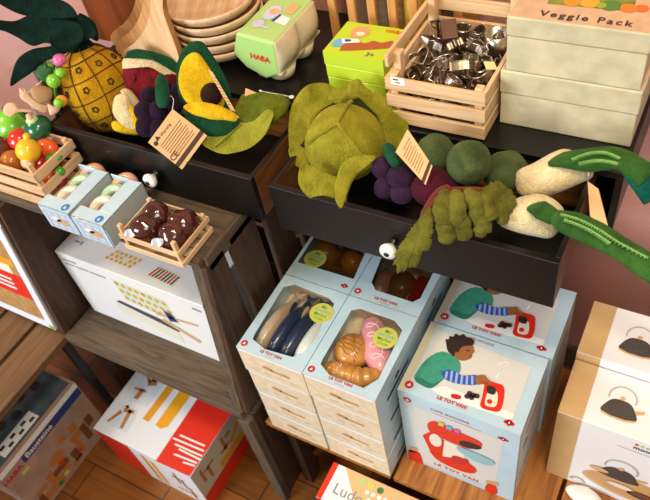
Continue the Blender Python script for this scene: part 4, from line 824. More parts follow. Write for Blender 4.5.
F = MB(); cx = (q[0][0] + q[1][0]) / 2; cz = (q[0][2] + q[4][2]) / 2; T = front((cx, 1.0745, cz)); u = (V(q[1]) - V(q[0])).normalized(); T = frame((cx + .002, 1.0738, cz - .010), u, (0, 0, 1))
F.text('HABA', 0, 0, .020, TOYRED, T, 2, .02); F.build('sleeve_print', eg)
n_ = u.cross(V((0, 1, 0))); T = frame(V(q[0]) + V((0, 0, 0)) + n_ * .0005, u, (0, 1, 0)); wT = (V(q[1]) - V(q[0])).length
F = MB(); WP = plain('print_lavender', 'c9cbe0', .5)
F.flat([(p.x, p.y) for p in curve([V((a, b, 0)) for a, b in circ(20, .030, .018, wT * .38, .10)], 30)], WP, T, 2); F.disc(wT * .40, .105, .012, RIM, T, 3); F.disc(wT * .3, .05, .016, WP, T, 2, rx=.014); F.rect(wT * .3, .04, wT * .62, .046, WP, T, 3)
F.flat([(wT * .58, .07), (wT * .92, .065), (wT * .9, .095), (wT * .62, .10)], WHITE, T, 2); F.flat([(wT * .52, .07), (wT * .60, .07), (wT * .64, .10), (wT * .58, .10)], NAVY, T, 3); F.rect(wT * .6, .11, wT * .85, .15, RIM, T, 2);  F.build('sleeve_picture', eg)
m = MB(); x_r = q[1][0]; zt, zb = q[1][2], q[2][2]
x_b = q[2][0]; rs = []
for i in range(33):
    y = 1.077 + (yl - .004) * i / 32; bu = abs(math.sin(PI * 2 * i / 32)) ** .6; row = []
    for j in range(9):
        v = j / 8; x = x_r + (x_b - x_r) * v + .020 * bu * math.sin(PI * min(1, v * 1.05)) ** .8 + .003; row.append((x, y, zt + (zb - zt) * v - .002))
    row += [(x_r - .02, y, zb - .004), (x_r - .02, y, zt - .004)]; rs.append(row)
m.loft(rs, PULP, True)
m.box(x_b - .01, x_b + .006, 1.076, 1.075 + yl + .003, zb - .004, zb + .003, PULP)
m.build('lid', eg, bevel=.002)
m = MB()
for k in range(2):
    for x in (q[4][0] + .03, q[2][0] - .024):
        m.lathe([(.001, K), (.024, K), (.030, K + .005), (.037, max(K + .02, zb - .002)), (.001, max(K + .02, zb - .002))], PULP, 20, Matrix.Translation((x, 1.075 + .045 + k * .088, 0)))
m.build('egg_tray', eg)
# green card game boxes
gx0, gx1, gy0, gy1 = -.740, -.596, 1.101, 1.222
for k, (z0, z1, lb) in enumerate(((K, .836, 'lowest'), (.8365, .868, 'middle'), (.8685, .901, 'topmost, with a teddy picture'))):
    m = MB(); m.box(gx0 + .001 * (2 - k), gx1, gy0, gy1, z0, z1, LIME); F = front((gx0, gy0, z0))
    if k == 2:
        def gi(p, mm, lay=2, sm=0): m.ink(p, mm, (0, 0, 1), lay, sm)
        gi([(-0.7047, 1.1182, 0.9010), (-0.7071, 1.1373, 0.9010), (-0.6927, 1.1429, 0.9010), (-0.6779, 1.1525, 0.9010), (-0.6603, 1.1511, 0.9010), (-0.6473, 1.1642, 0.9010), (-0.6269, 1.1615, 0.9010), (-0.6089, 1.1739, 0.9010), (-0.5979, 1.1650, 0.9010), (-0.5979, 1.1496, 0.9010), (-0.6430, 1.1303, 0.9010), (-0.6990, 1.1119, 0.9010)], plain('print_log', 'a5592c', .5), 2, 30)
        gi([(-0.7297, 1.1236, 0.9010), (-0.7323, 1.1428, 0.9010), (-0.7214, 1.1556, 0.9010), (-0.7051, 1.1576, 0.9010), (-0.6953, 1.1481, 0.9010), (-0.7049, 1.1378, 0.9010), (-0.7082, 1.1251, 0.9010)], SKY, 3, 20); gi([(-0.7205, 1.1538, 0.9010), (-0.6823, 1.1614, 0.9010), (-0.6719, 1.1501, 0.9010), (-0.7092, 1.1367, 0.9010)], WHITE, 4); gi([(-0.7121, 1.1519, 0.9010), (-0.6989, 1.1552, 0.9010), (-0.6932, 1.1487, 0.9010), (-0.7054, 1.1436, 0.9010)], NAVY, 5)
        gi([(-0.7117, 1.2008, 0.9010), (-0.6806, 1.2083, 0.9010), (-0.6683, 1.1828, 0.9010), (-0.6849, 1.1667, 0.9010), (-0.7061, 1.1695, 0.9010)], plain('print_bear', 'd9a070', .5), 3, 16); gi([(-0.6982, 1.1836, 0.9010), (-0.6806, 1.1879, 0.9010), (-0.6775, 1.1766, 0.9010), (-0.6906, 1.1733, 0.9010)], CREAM, 4, 10)
        m.text('HABA', gx1 - .020 - 0, gy1 - .016, .016, TOYRED, top((0, 0, .901)), 3, .02); m.text('3+', gx1 - .036, gy0 + .012, .019, NAVY, top((0, 0, .901)), 3, .01)
    o = m.build('card_game_box', None, ((gx0 + gx1) / 2, (gy0 + gy1) / 2, z0), bevel=.002); tag(o, 'lime green card game box, %s of the stack of three' % lb, 'box', 'lime green game boxes')
# cookie cutter crate
cx0, cx1, cy0, cy1 = -.558, -.350, 1.03, 1.268
ck = slat_crate('cutter_crate', 'pale wooden slatted crate full of metal cookie cutters', 'crate', cx0, cx1, cy0, cy1, K, .925, 3, PINE, sw=.70, th=.008, post=.016)
MB().box(cx0, cx0 + .008, cy0 + .008, cy1 - .008, .936, .962, PINE['y']).build('slat', ck, bevel=.001)
for z in (.936, .976): MB().box(cx0, cx1, cy1 - .008, cy1, z, z + .030, PINE['x']).build('slat', ck, bevel=.001)
for x, y, h in ((cx0 + .008, cy0 + .03, .955), (cx0 + .008, cy1 - .03, 1.01), (cx1 - .024, cy1 - .03, 1.01)): MB().box(x, x + .016, y, y + .020, K + .005, h, PINE['z']).build('post', ck, bevel=.001)
m = MB(); T = frame((cx0 + .014, 1.0298, .904), (1, 0, 0), (0, 0, 1)); m.rect(0, 0, .030, .018, WHITE, T, 1); m.rect(.005, .011, .016, .014, DK, T, 2); m.rect(.010, .005, .020, .007, DK, T, 2); m.build('price_label', ck)
STEEL = plain('tinplate', 'cfc6b8', .3, metal=1, var=.3, scale=60); STD = plain('dark_tinplate', '8a7a6a', .35, metal=1, var=.4, scale=60)
def cutter(shape, mat):
    if shape == 'star': p = [((.028 if i % 2 == 0 else .013) * math.cos(PI * i / 5), (.028 if i % 2 == 0 else .013) * math.sin(PI * i / 5)) for i in range(10)]
    elif shape == 'heart': p = [(.0017 * 16 * math.sin(t) ** 3, .0017 * (13 * math.cos(t) - 5 * math.cos(2 * t) - 2 * math.cos(3 * t))) for t in [2 * PI * i / 28 for i in range(28)]]
    elif shape == 'round': p = circ(26, .022)
    elif shape == 'flower': p = [((.021 + .005 * math.cos(6 * t)) * math.cos(t), (.021 + .005 * math.cos(6 * t)) * math.sin(t)) for t in [2 * PI * i / 48 for i in range(48)]]
    elif shape == 'moon': p = [(.025 * math.cos(t), .025 * math.sin(t)) for t in [PI * (.3 + 1.4 * i / 16) for i in range(17)]] + [(.012 + .020 * math.cos(t), .019 * math.sin(t)) for t in [PI * (1.55 - 1.1 * i / 12) for i in range(13)]]
    else: p = [(-.006, -.028), (.006, -.028), (.006, -.018), (.020, -.018), (.010, -.004), (.016, -.004), (.008, .010), (.011, .010), (0, .028), (-.011, .010), (-.008, .010), (-.016, -.004), (-.010, -.004), (-.020, -.018), (-.006, -.018)]
    n = len(p); m = MB(); vs = []; 
    for z in (-.009, .009): vs += [(a, b, z) for a, b in p]
    m.add(vs, [(i, (i + 1) % n, n + (i + 1) % n, n + i) for i in range(n)], mat)
    rim = [(a, b, .009) for a, b in p]; m.tube(rim + rim[:1], .0012, mat, 5)
    o = m.build('cookie_cutter', None, 'local', solid=.0007); return o
random.seed(11); kinds = ['star', 'heart', 'round', 'flower', 'moon', 'tree']; proto = {}
look = {'star': 'star shaped', 'heart': 'heart shaped', 'round': 'round', 'flower': 'flower shaped', 'moon': 'crescent shaped', 'tree': 'fir tree shaped'}
place = []
for lay, (zz, nx, ny) in enumerate(((.822, 4, 4), (.850, 4, 4), (.878, 4, 5), (.902, 4, 4))):
    for i in range(nx):
        for j in range(ny):
            place.append((cx0 + .036 + (cx1 - cx0 - .072) * (i + random.uniform(-.2, .2)) / (nx - 1), cy0 + .036 + (cy1 - cy0 - .072) * (j + random.uniform(-.2, .2)) / (ny - 1), zz + random.uniform(-.006, .008) + (.010 * (j / ny) if lay == 3 else 0), lay, i, j))
rows_ = ['front', 'second', 'middle', 'fourth', 'back']
for k, (x, y, z, lay, i, j) in enumerate(place):
    kd = kinds[(k * 5 + lay * 2 + i) % 6]; dark = (k % 3 == 1); key = (kd, dark)
    x = min(max(x, cx0 + .038), cx1 - .038); y = min(max(y, cy0 + .038), cy1 - .038)
    if key not in proto: o = proto[key] = cutter(kd, STD if dark else STEEL)
    else: o = dup(proto[key], (0, 0, 0))
    o.location = (x, y, z); s = random.uniform(.72, 1.0)
    t = .75 if lay == 3 else .6
    o.rotation_euler = (random.uniform(-t, t), random.uniform(-t, t), random.uniform(0, 6.28)); o.scale = (s, s, s * (1.2 if k % 7 == 0 else 1))
    side = ('left', 'centre left', 'centre right', 'right')[i]
    if lay < 3: lb = 'tinplate cookie cutter buried in the lower layers of the slatted crate'
    else: lb = '%s %scookie cutter on top of the heap, %s side, %s row' % (look[kd], 'dark ' if dark else 'shiny ', side, ('front', 'second', 'third', 'back')[j])
    tag(o, lb, 'cookie cutter', 'metal cookie cutters in the slatted crate')
m = MB(); m.lathe([(.024, 0), (.024, .036), (.0225, .036), (.0225, .002), (.001, .002)], STEEL, 28, Matrix.Translation((-.385, 1.195, .905))); tag(m.build('metal_cup', None, (-.385, 1.195, .905)), 'shiny round tin cup cutter at the back right of the cutter crate', 'cutter')
m = MB(Matrix.Translation((-.488, 1.20, .925)) @ Matrix.Rotation(.5, 4, 'Z') @ Matrix.Rotation(.5, 4, 'X')); m.box(-.016, .016, -.022, .022, -.014, .014, plain('brown_block', '5a3a26', .5)); tag(m.build('wooden_block', None, (-.488, 1.20, .925), bevel=.002), 'small brown wooden block lying on the cookie cutters', 'block')
m = MB(Matrix.Translation((-.365, 1.10, .932)) @ Matrix.Rotation(.4, 4, 'Y') @ Matrix.Rotation(.7, 4, 'Z')); m.box(-.011, .011, -.010, .010, -.001, .001, plain('label_yellow', 'e6dca0', .5)); tag(m.build('price_label', None, (-.365, 1.10, .932)), 'small yellowish paper label at the right edge of the cutter crate', 'label')
# veggie pack boxes
VG = plain('speckled_paper', 'c9bf9d', .8, var=.18, scale=22, bmp=.7, bscale=26, bdist=.003)
def veggie(x0, x1, y0, y1, z0, z1, lid, label, text):
    t = thing('veggie_pack_box', label, 'box', ((x0 + x1) / 2, (y0 + y1) / 2, z0), 'handmade paper veggie boxes')
    MB().box(x0 + .002, x1 - .002, y0 + .002, y1 - .002, z0, lid, VG).build('base', t, bevel=.002)
    m = MB(); m.box(x0, x1, y0, y1, lid + .001, z1, VG); T = top((x0, y0, z1)); w = x1 - x0
    KT = plain('veggie_lid_kraft', 'c9a684', .75, var=.15, scale=40)
    m.rect(.003, .003, w - .003, y1 - y0 - .003, KT, T)
    if text:
        m.text('Veggie Pack', w * .53, .021, .0245, DK, T, 3, .022, 1.3)
        wq = [(-0.2799, 1.1480, 1.0440), (-0.1363, 1.1539, 1.0440), (-0.1488, 1.2738, 1.0440), (-0.2964, 1.2746, 1.0440)]; m.ink(wq, plain('veg_photo', '7f8a2c', .4, var=.5, scale=30), (0, 0, 1), 2)
        for x, y, r, c in ((.095, .068, .014, 'd88a1c'), (.125, .072, .016, 'e0a02a'), (.19, .068, .014, 'e07a1a'), (.16, .070, .017, '4a7a2a'), (.21, .072, .012, 'c86a1a'), (.145, .066, .009, '8aa42c')): m.disc(x, y, r, plain('veg_' + c, c, .4), T, 3 + int(x * 100) % 3)
    m.build('lid', t, bevel=.003); return t
veggie(-.3435, -.088, 1.094, 1.36, K, .930, .878, 'speckled paper box under the veggie pack box', False)
veggie(-.336, -.092, 1.094, 1.35, .931, 1.044, 1.004, 'speckled paper box with Veggie Pack lettering on its lid, on top', True)
# slatted rack with glass bottles
rk = thing('slatted_rack', 'wooden rack of upright slats behind the lime green boxes', 'rack', (-.68, 1.3, K))
for k in range(7):
    x = -.82 + k * .052; MB().box(x, x + .020, 1.275, 1.285, K, 1.06, wood('rack_wood', 'd69c58', 'b57a3a', 'z', .5)).build('slat', rk, bevel=.001)
for z in (K + .002, .95, 1.035): MB().box(-.82, -.488, 1.2855, 1.293, z, z + .022, wood('rack_wood', 'd69c58', 'b57a3a', 'x', .5)).build('rail', rk, bevel=.001)
MB().box(-.82, -.488, 1.37, 1.378, K, 1.03, wood('rack_wood', 'd69c58', 'b57a3a', 'x', .5)).build('back_panel', rk)
GLS = plain('bottle_glass', 'cfd6d4', .05, trans=.9, coat=.3)
for k, x in enumerate((-.77, -.70, -.62, -.55)):
    m = MB(); m.lathe([(.001, K + .001), (.026, K + .001), (.028, K + .01), (.028, K + .15), (.012, K + .19), (.012, K + .22), (.001, K + .22)], GLS if k != 2 else plain('bottle_yellow', 'd8c04a', .2, coat=.5), 20, Matrix.Translation((x, 1.33, 0)))
    tag(m.build('glass_bottle', None, (x, 1.33, K)), '%s bottle standing in the slatted rack, %s' % ('yellow' if k == 2 else 'clear', ('furthest left', 'second from the left', 'third from the left', 'furthest right')[k]), 'bottle', 'bottles in the rack')
m = MB(); pts = [(-0.8877, 1.0388, 0.8100), (-0.8583, 1.0366, 0.8120), (-0.8267, 1.0380, 0.8120), (-0.8041, 1.0397, 0.8100)]; m.tube(pts, .0011, STRING, 6); m.ball(pts[0], (.004, .003, .003), STRING); m.ball(pts[-1], (.0065, .006, .003), plain('bead_white', 'efece2', .3)); tag(m.build('tag_string', None, pts[1]), 'white string with a small bead lying between the two drawers', 'string')

# ---------------------------------------------------------------- felt fruit and vegetables in the drawers
FY = felt('felt_mustard', 'd8a31a', 'b88410'); FDG = felt('felt_dark_green', '16352d', '0c201a'); FG = felt('felt_green', '1c5234', '123a25'); FYL = felt('felt_yellow', 'f8d028', 'dda814')
FRD = felt('felt_red', '8a2028', '5e1219'); FCR = felt('felt_cream', 'eed9ae', 'd3b47e'); FPU = felt('felt_purple', '2c1a30', '1a0f1f'); FCB = felt('felt_cabbage', 'a0982c', '787319'); FLG = felt('felt_light_green', '9c9c30', '727422')
FBR = felt('felt_brown', '3e261c', '291710'); FBG = felt('felt_broccoli', '56633a', '3b4727'); FOL = felt('felt_olive', '7a772c', '4c491a'); FPR = felt('felt_beet', '521829', '340d1a'); FLK = felt('felt_leek', '3f6b2c', '27491e'); FWH = felt('felt_white', 'f5e6b8', 'e2c684'); FTE = felt('felt_teal', '126a58', '0c4a3e')
SEAM = plain('seam_brown', '5c2a10', .9)
ZD = .678
# pineapple
pc = V((-1.3235, 0.9507, 0.7900)); ax = V((-.28, .22, .92)).normalized()
qt = ax.to_track_quat('Z', 'Y'); PM = Matrix.Translation(pc) @ qt.to_matrix().to_4x4()
pin = thing('felt_pineapple', 'big yellow felt pineapple with dark green leaves in the left drawer', 'felt fruit', (pc.x, pc.y, ZD))
ra, rh = .090, .112
m = MB(PM); m.ball((0, 0, 0), (ra, ra, rh), FY, None, 48, 30, .003, 18)
def onp(th, ph, e=.0015): return V(((ra + e) * math.sin(th) * math.cos(ph), (ra + e) * math.sin(th) * math.sin(ph), (rh + e) * math.cos(th)))
for k in range(9): m.tube([onp(.35 + 2.4 * i / 30, 2 * PI * k / 9 + .25 * math.sin(i / 30 * PI)) for i in range(31)], .0016, SEAM, 5)
for th in (.72, 1.15, 1.6, 2.05, 2.5): m.tube([onp(th + .07 * math.sin(i / 60 * 2 * PI * 2), 2 * PI * i / 60) for i in range(61)], .0016, SEAM, 5)
for a, th in enumerate((.93, 1.38, 1.82, 2.27)):
    for k in range(9):
        ph = 2 * PI * (k + .5) / 9 + .2 * math.sin(th / PI * PI)
        c = onp(th, ph, .002); n = V((c.x / ra ** 2, c.y / ra ** 2, c.z / rh ** 2)).normalized(); u = n.orthogonal().normalized(); v = n.cross(u)
        m.tube([c + u * .0065 * (1 + .25 * math.cos(5 * t)) * math.cos(t) + v * .0065 * (1 + .25 * math.cos(5 * t)) * math.sin(t) for t in [2 * PI * i / 20 for i in range(21)]], .0016, plain('seam_dark', '2a1712', .9), 5)
m.build('body', pin)
LV = [  # outline pixels traced at their own depth
 ([(0.0744, -0.0326), (0.0480, -0.0273), (0.0039, -0.0107), (-0.0324, 0.0099), (-0.0563, 0.0346), (-0.0729, 0.0630), (-0.0573, 0.0749), (-0.0152, 0.0597), (0.0377, 0.0270), (0.0700, -0.0031)], facing((-1.3540, 0.9075, 1.0200), (0.7613, -0.5103, 0.4001)), .030, .03),
 ([(0.0907, -0.0549), (0.0455, -0.0561), (0.0144, -0.0316), (-0.0165, -0.0264), (-0.0356, 0.0000), (-0.0525, 0.0207), (-0.0713, 0.0372), (-0.0630, 0.0522), (-0.0258, 0.0355), (0.0165, 0.0353), (0.0581, 0.0147), (0.0988, -0.0198)], facing((-1.3624, 0.8793, 0.9900), (0.7641, -0.4932, 0.4159)), .026, .02),
 ([(0.1316, -0.0059), (0.0918, -0.0141), (0.0566, -0.0141), (0.0269, -0.0138), (-0.0030, -0.0233), (-0.0356, -0.0290), (-0.0618, -0.0323), (-0.0424, -0.0063), (-0.0154, 0.0162), (0.0221, 0.0223), (0.0615, 0.0133), (0.1006, 0.0118)], facing((-1.3837, 0.8434, 0.9300), (0.7654, -0.4665, 0.4433)), .018, .025),
 ([(0.0624, -0.0329), (0.0355, -0.0371), (-0.0036, -0.0367), (-0.0384, -0.0282), (-0.0405, -0.0084), (-0.0265, 0.0239), (-0.0106, 0.0459), (0.0187, 0.0375), (0.0467, 0.0156), (0.0597, -0.0080)], facing((-1.3230, 0.9302, 0.9700), (0.7401, -0.5204, 0.4260)), .022, .02),
 ([(0.0036, -0.0355), (-0.0117, -0.0250), (-0.0191, 0.0019), (-0.0140, 0.0337), (0.0011, 0.0237), (0.0127, 0.0003)], facing((-1.3175, 0.9987, 0.9400), (0.7188, -0.5448, 0.4318)), .012, .01)]
for pts, T, bd, wv in LV: MB(T).puff(pts, .007, .007, FDG, None, 52, bd, wv * .5, 14).build('leaf', pin)
MB().tube([pc + ax * .095, pc + ax * .125 + V((-.01, 0, .01))], [.035, .022], FDG, 16).build('leaf_base', pin)
# melon slice
ml = thing('felt_melon_slice', 'red felt watermelon slice with green rind behind the grapes', 'felt fruit', tuple((-1.2195, 0.9997, 0.6780)))
T = facing((-1.1514, 0.9637, 0.8300), (0.6574, -0.5503, 0.5148))
MB(T).puff([(-0.0421, 0.0537), (-0.0536, 0.0383), (-0.0558, 0.0098), (-0.0472, -0.0228), (-0.0326, -0.0480), (-0.0128, -0.0551), (0.0147, -0.0500), (0.0459, -0.0360), (0.0654, -0.0131), (0.0698, 0.0101), (0.0335, 0.0324), (-0.0031, 0.0523)], .022, .022, FRD, None, 50).build('flesh', ml)
MB(T).puff([(-0.0362, 0.0733), (-0.0437, 0.0615), (-0.0451, 0.0523), (-0.0144, 0.0490), (0.0142, 0.0342), (0.0397, 0.0107), (0.0592, -0.0158), (0.0729, -0.0009), (0.0688, 0.0202), (0.0406, 0.0494), (0.0014, 0.0748)], .020, .026, FCR, None, 50).build('rind', ml)
MB(T).puff([(-0.0283, 0.0802), (-0.0331, 0.0747), (-0.0021, 0.0664), (0.0300, 0.0482), (0.0555, 0.0248), (0.0698, -0.0022), (0.0809, 0.0062), (0.0741, 0.0331), (0.0449, 0.0600), (0.0050, 0.0832), (-0.0183, 0.0863)], .021, .030, FG, None, 50).build('skin', ml)
m = MB(T)
for q in ([(-0.0263, 0.0385), (-0.0275, 0.0268), (-0.0341, 0.0169)], [(0.0054, 0.0129), (0.0031, 0.0014)], [(0.0268, -0.0144), (0.0255, -0.0238)]): m.tube([(a, b, .021) for a, b in q], .0022, plain('seam_dark', '2a1712', .9), 5)
m.build('seed', ml)
# avocado
av = thing('felt_avocado_half', 'upright felt avocado half with brown stone in the left drawer', 'felt fruit', tuple((-1.0713, 1.0448, 0.6780)))
T = facing((-0.9892, 0.9808, 0.8500), (0.6001, -0.5950, 0.5347))
MB(T).puff([(-0.0510, 0.0567), (-0.0302, 0.0822), (-0.0018, 0.0964), (0.0215, 0.0896), (0.0316, 0.0640), (0.0410, 0.0292), (0.0469, -0.0095), (0.0442, -0.0462), (0.0297, -0.0749), (0.0012, -0.0803), (-0.0336, -0.0695), (-0.0594, -0.0473), (-0.0683, -0.0118), (-0.0613, 0.0278)], .010, .045, FG, None, 52).build('skin', av)
MB(T @ Matrix.Translation((0, 0, .008))).puff([(-0.0541, 0.0348), (-0.0354, 0.0611), (-0.0147, 0.0731), (0.0031, 0.0702), (0.0137, 0.0465), (0.0216, 0.0143), (0.0260, -0.0219), (0.0246, -0.0543), (0.0013, -0.0661), (-0.0277, -0.0524), (-0.0535, -0.0303), (-0.0617, 0.0002)], .012, .01, FYL, None, 52).build('flesh', av)
MB().ball(T @ V(([(0.0035, -0.0244), (0.0035, -0.0244)][0][0], [(0.0035, -0.0244), (0.0035, -0.0244)][0][1], .022)), (.025, .027, .025), FBR, None, 26, 16).build('stone', av)
a2 = thing('felt_avocado_half', 'felt avocado half lying face up under the upright half', 'felt fruit', tuple((-1.0441, 0.9914, 0.6780)))
T = facing((-0.9220, 0.8953, 0.8250), (0.5863, -0.5693, 0.5764))
MB(T).puff([(-0.0491, 0.0426), (-0.0307, 0.0301), (-0.0047, 0.0128), (0.0278, 0.0003), (0.0529, -0.0077), (0.0549, -0.0289), (0.0359, -0.0435), (0.0003, -0.0390), (-0.0342, -0.0187), (-0.0517, 0.0097)], .020, .035, FG, None, 52).build('skin', a2)
MB(T @ Matrix.Translation((0, 0, .012))).puff([(-0.0497, 0.0473), (-0.0235, 0.0503), (0.0046, 0.0393), (0.0307, 0.0220), (0.0529, -0.0009), (0.0501, -0.0159), (0.0250, -0.0079), (-0.0076, 0.0047), (-0.0349, 0.0247)], .012, .010, FYL, None, 52).build('flesh', a2)
# banana
bn_ = thing('felt_banana', 'half peeled cream and yellow felt banana at the front of the left drawer', 'felt fruit', tuple((-1.2889, 0.9570, 0.6780)))
T = facing((-1.1650, 0.8832, 0.8100), (0.6741, -0.5111, 0.5332))
MB(T).puff([(-0.0180, 0.0366), (-0.0037, 0.0408), (0.0110, 0.0352), (0.0142, 0.0093), (0.0134, -0.0202), (0.0042, -0.0517), (-0.0150, -0.0441), (-0.0303, -0.0229), (-0.0356, 0.0090)], .022, .022, FWH, None, 44).build('fruit', bn_)
MB(T @ Matrix.Translation((0, 0, .012))).puff([(-0.0014, 0.0080), (0.0111, 0.0081), (0.0205, -0.0155), (0.0226, -0.0389), (0.0097, -0.0564), (-0.0032, -0.0513), (-0.0053, -0.0228)], .012, .008, FYL, None, 36).build('peel', bn_)
MB(T @ Matrix.Translation((0, 0, -.004))).puff([(-0.0483, -0.0133), (-0.0359, -0.0132), (-0.0196, -0.0322), (0.0021, -0.0509), (-0.0028, -0.0616), (-0.0316, -0.0475), (-0.0509, -0.0297)], .012, .012, FYL, None, 36).build('peel', bn_)
MB(T @ Matrix.Translation((0, 0, -.010))).puff([(0.0003, 0.0442), (0.0146, 0.0485), (0.0256, 0.0345), (0.0312, 0.0027), (0.0193, -0.0125), (0.0100, 0.0110)], .012, .012, FCR, None, 36).build('peel', bn_)
# grapes
gp = thing('felt_grapes', 'bunch of dark purple felt grapes with green leaf beside the banana', 'felt fruit', tuple((-1.1985, 0.9637, 0.6780)))
for p, r in (((-1.1056, 0.9107, 0.8400), .024), ((-1.0787, 0.9381, 0.8400), .024), ((-1.0957, 0.8695, 0.8300), .024), ((-1.0680, 0.8845, 0.8250), .026), ((-1.0815, 0.8438, 0.8100), .024), ((-1.0550, 0.8536, 0.8000), .026), ((-1.0473, 0.9144, 0.8300), .024), ((-1.0446, 0.8866, 0.8000), .024), ((-1.1151, 0.8934, 0.7600), .024), ((-1.1506, 0.9334, 0.7200), .026), ((-1.0494, 0.9465, 0.8400), .020)): MB().ball(p, r, FPU, None, 22, 14, .003, 30).build('grape', gp)
MB().tube(curve([(-1.0207, 0.8601, 0.8650), (-1.0243, 0.8759, 0.8850), (-1.0362, 0.8962, 0.9000), (-1.0563, 0.9215, 0.9050)], 14, False), [.008, .012, .015, .0165, .017, .017, .017, .016, .0155, .015, .014, .012, .010, .007, .003], FG, 14, flat=.6).build('leaf', gp)
# light green cupped leaf
cl = thing('felt_lettuce', 'light green cupped felt leaf at the right end of the left drawer', 'felt vegetable', tuple((-0.9622, 0.9972, 0.6780)))
T = frame((-0.8629, 0.8981, 0.7950), (1, .12, .05), (-.1, 1, .35))
MB(T).puff([(-.080, -.028), (-.045, -.050), (.0, -.052), (.045, -.030), (.078, .010), (.085, .045), (.06, .06), (.02, .035), (-.03, .03), (-.07, .01)], .004, .006, FLG, None, 60, .030, .012, 22).build('leaf', cl)
MB(T @ Matrix.Translation((.02, .075, -.004))).puff([(-.05, -.03), (0, -.045), (.05, -.03), (.075, .01), (.06, .035), (0, .04), (-.05, .03)], .02, .02, felt('felt_lettuce_dark', '6f7a1c', '4c5612'), None, 50, 0, .01, 25).build('heart', cl)
m = MB(T); m.tube([(-.035, -.040, .020), (-.02, -.005, .008), (.0, .025, .006)], .0025, FLG, 8); m.build('vein', cl)
# tags
TAGC = plain('tag_kraft', 'd9ae76', .6, var=.05); TAGD = plain('tag_stripe', '3b1f14', .6); INK2 = plain('tag_ink', '7a5030', .7)
def hangtag(label, T, pts, lines=True, string=None, group='kraft hang tags'):
    t = thing('hang_tag', label, 'tag', tuple(T.to_translation()), group); m = MB(T)
    m.prism(pts, -.0006, .0006, TAGC, T)
    a, b, c, d = [V((p[0], p[1], 0)) for p in pts[:4]]; Q = lambda u, v: (a * (1 - u) + b * u) * (1 - v) + (d * (1 - u) + c * u) * v
    def quad(u0, v0, u1, v1, mt, lay): m.flat([tuple(Q(u0, v0))[:2], tuple(Q(u1, v0))[:2], tuple(Q(u1, v1))[:2], tuple(Q(u0, v1))[:2]], mt, T, lay + 2)
    for k in range(9 if lines else 0): quad(.12 + (.2 if k == 0 else 0), .14 + k * .072, .86 - .05 * (k % 3), .156 + k * .072, INK2, 1)
    quad(.0, .86, 1, .95, TAGD, 1)
    m.build('card', t)
    if string: MB().tube(string, .0009, STRING, 6).build('string', t)
    return t, Q
# main tag: corners top, left, bottom, right in the photo
T = facing((-0.9629, 0.8161, 0.8300), (0.6208, -0.5262, 0.5812))
tg = [(0.0152, 0.0599), (-0.0598, 0.0118), (-0.0144, -0.0670), (0.0632, -0.0174)]
t = thing('hang_tag', 'large square kraft hang tag with printed text in front of the grapes', 'tag', tuple(T.to_translation()), 'kraft hang tags')
m = MB(T); m.prism(tg, -.0007, .0007, TAGC, T); A_, B_2, C_2, D_2 = [V((p[0], p[1], 0)) for p in tg]
# text runs from the left corner up to the top corner; lines advance to the right
O_ = B_2; ux = A_ - B_2; vy = C_2 - B_2
def tq(u0, v0, u1, v1, mt, lay=3): m.flat([tuple(O_ + ux * u + vy * v)[:2] for u, v in ((u0, v0), (u1, v0), (u1, v1), (u0, v1))], mt, T, lay)
m.flat([tuple(p)[:2] for p in (C_2 + (D_2 - A_ - (C_2 - B_2)) * 0 + (B_2 - C_2) * .20, C_2 + (B_2 - C_2) * .09, D_2 + (A_ - D_2) * .09, D_2 + (A_ - D_2) * .20)], TAGD, T, 3)
ang = math.atan2(ux.y, ux.x)
for k in range(8): tq(.12, .28 + k * .062, .92 - .04 * (k % 3), .297 + k * .062, INK2)
p = O_ + ux * .50 + vy * .15; m.text('Warning', p.x, p.y, .0095, DK, T, 3, .01, 1, ang)
p = O_ + ux * .22 + vy * .16; u_, v_ = ux.normalized() * .007, vy.normalized() * -.010; m.flat([tuple(p - u_)[:2], tuple(p + u_)[:2], tuple(p + v_)[:2]], DK, T, 3); m.disc(*(tuple(O_ + ux * .10 + vy * .16)[:2]), .005, DK, T, 3)
p = O_ + ux * .14 + vy * .68; m.text('CE', p.x, p.y, .018, DK, T, 3, .015, 1, ang)
m.build('card', t)
MB().tube(curve([T @ A_, (-1.0075, 0.8866, 0.8700), (-1.0117, 0.8864, 0.8800), (-1.0214, 0.8825, 0.8700)], 16, False), .0009, STRING, 6).build('string', t)
hangtag('kraft hang tag standing upright against the avocado stone', facing((-0.9086, 0.9375, 0.8700), (0.5809, -0.5994, 0.5508)), [(-0.0144, 0.0591), (-0.0061, 0.0501), (0.0195, -0.0595), (0.0097, -0.0543)], True)
hangtag('kraft hang tag lying on the light green leaf at the back', facing((-0.8599, 0.9982, 0.8200), (0.5367, -0.6231, 0.5689)), [(-0.0253, 0.0337), (0.0478, -0.0215), (0.0349, -0.0342), (-0.0329, 0.0153)], False)
hangtag('kraft hang tag folded beside the plums in the right drawer', facing((-0.4373, 0.8668, 0.8750), (0.3378, -0.6695, 0.6616)), [(-0.0227, 0.0133), (0.0027, 0.0526), (0.0422, -0.0189), (0.0268, -0.0523)], True)
hangtag('kraft hang tag hanging at the right end of the right drawer', facing((-0.1062, 0.9329, 0.8000), (0.0803, -0.7054, 0.7043)), [(-0.0257, 0.0390), (-0.0051, 0.0278), (0.0294, -0.0506), (-0.0076, -0.0318)], False, [(-0.1341, 0.9454, 0.8600), (-0.1344, 0.9659, 0.8200)])
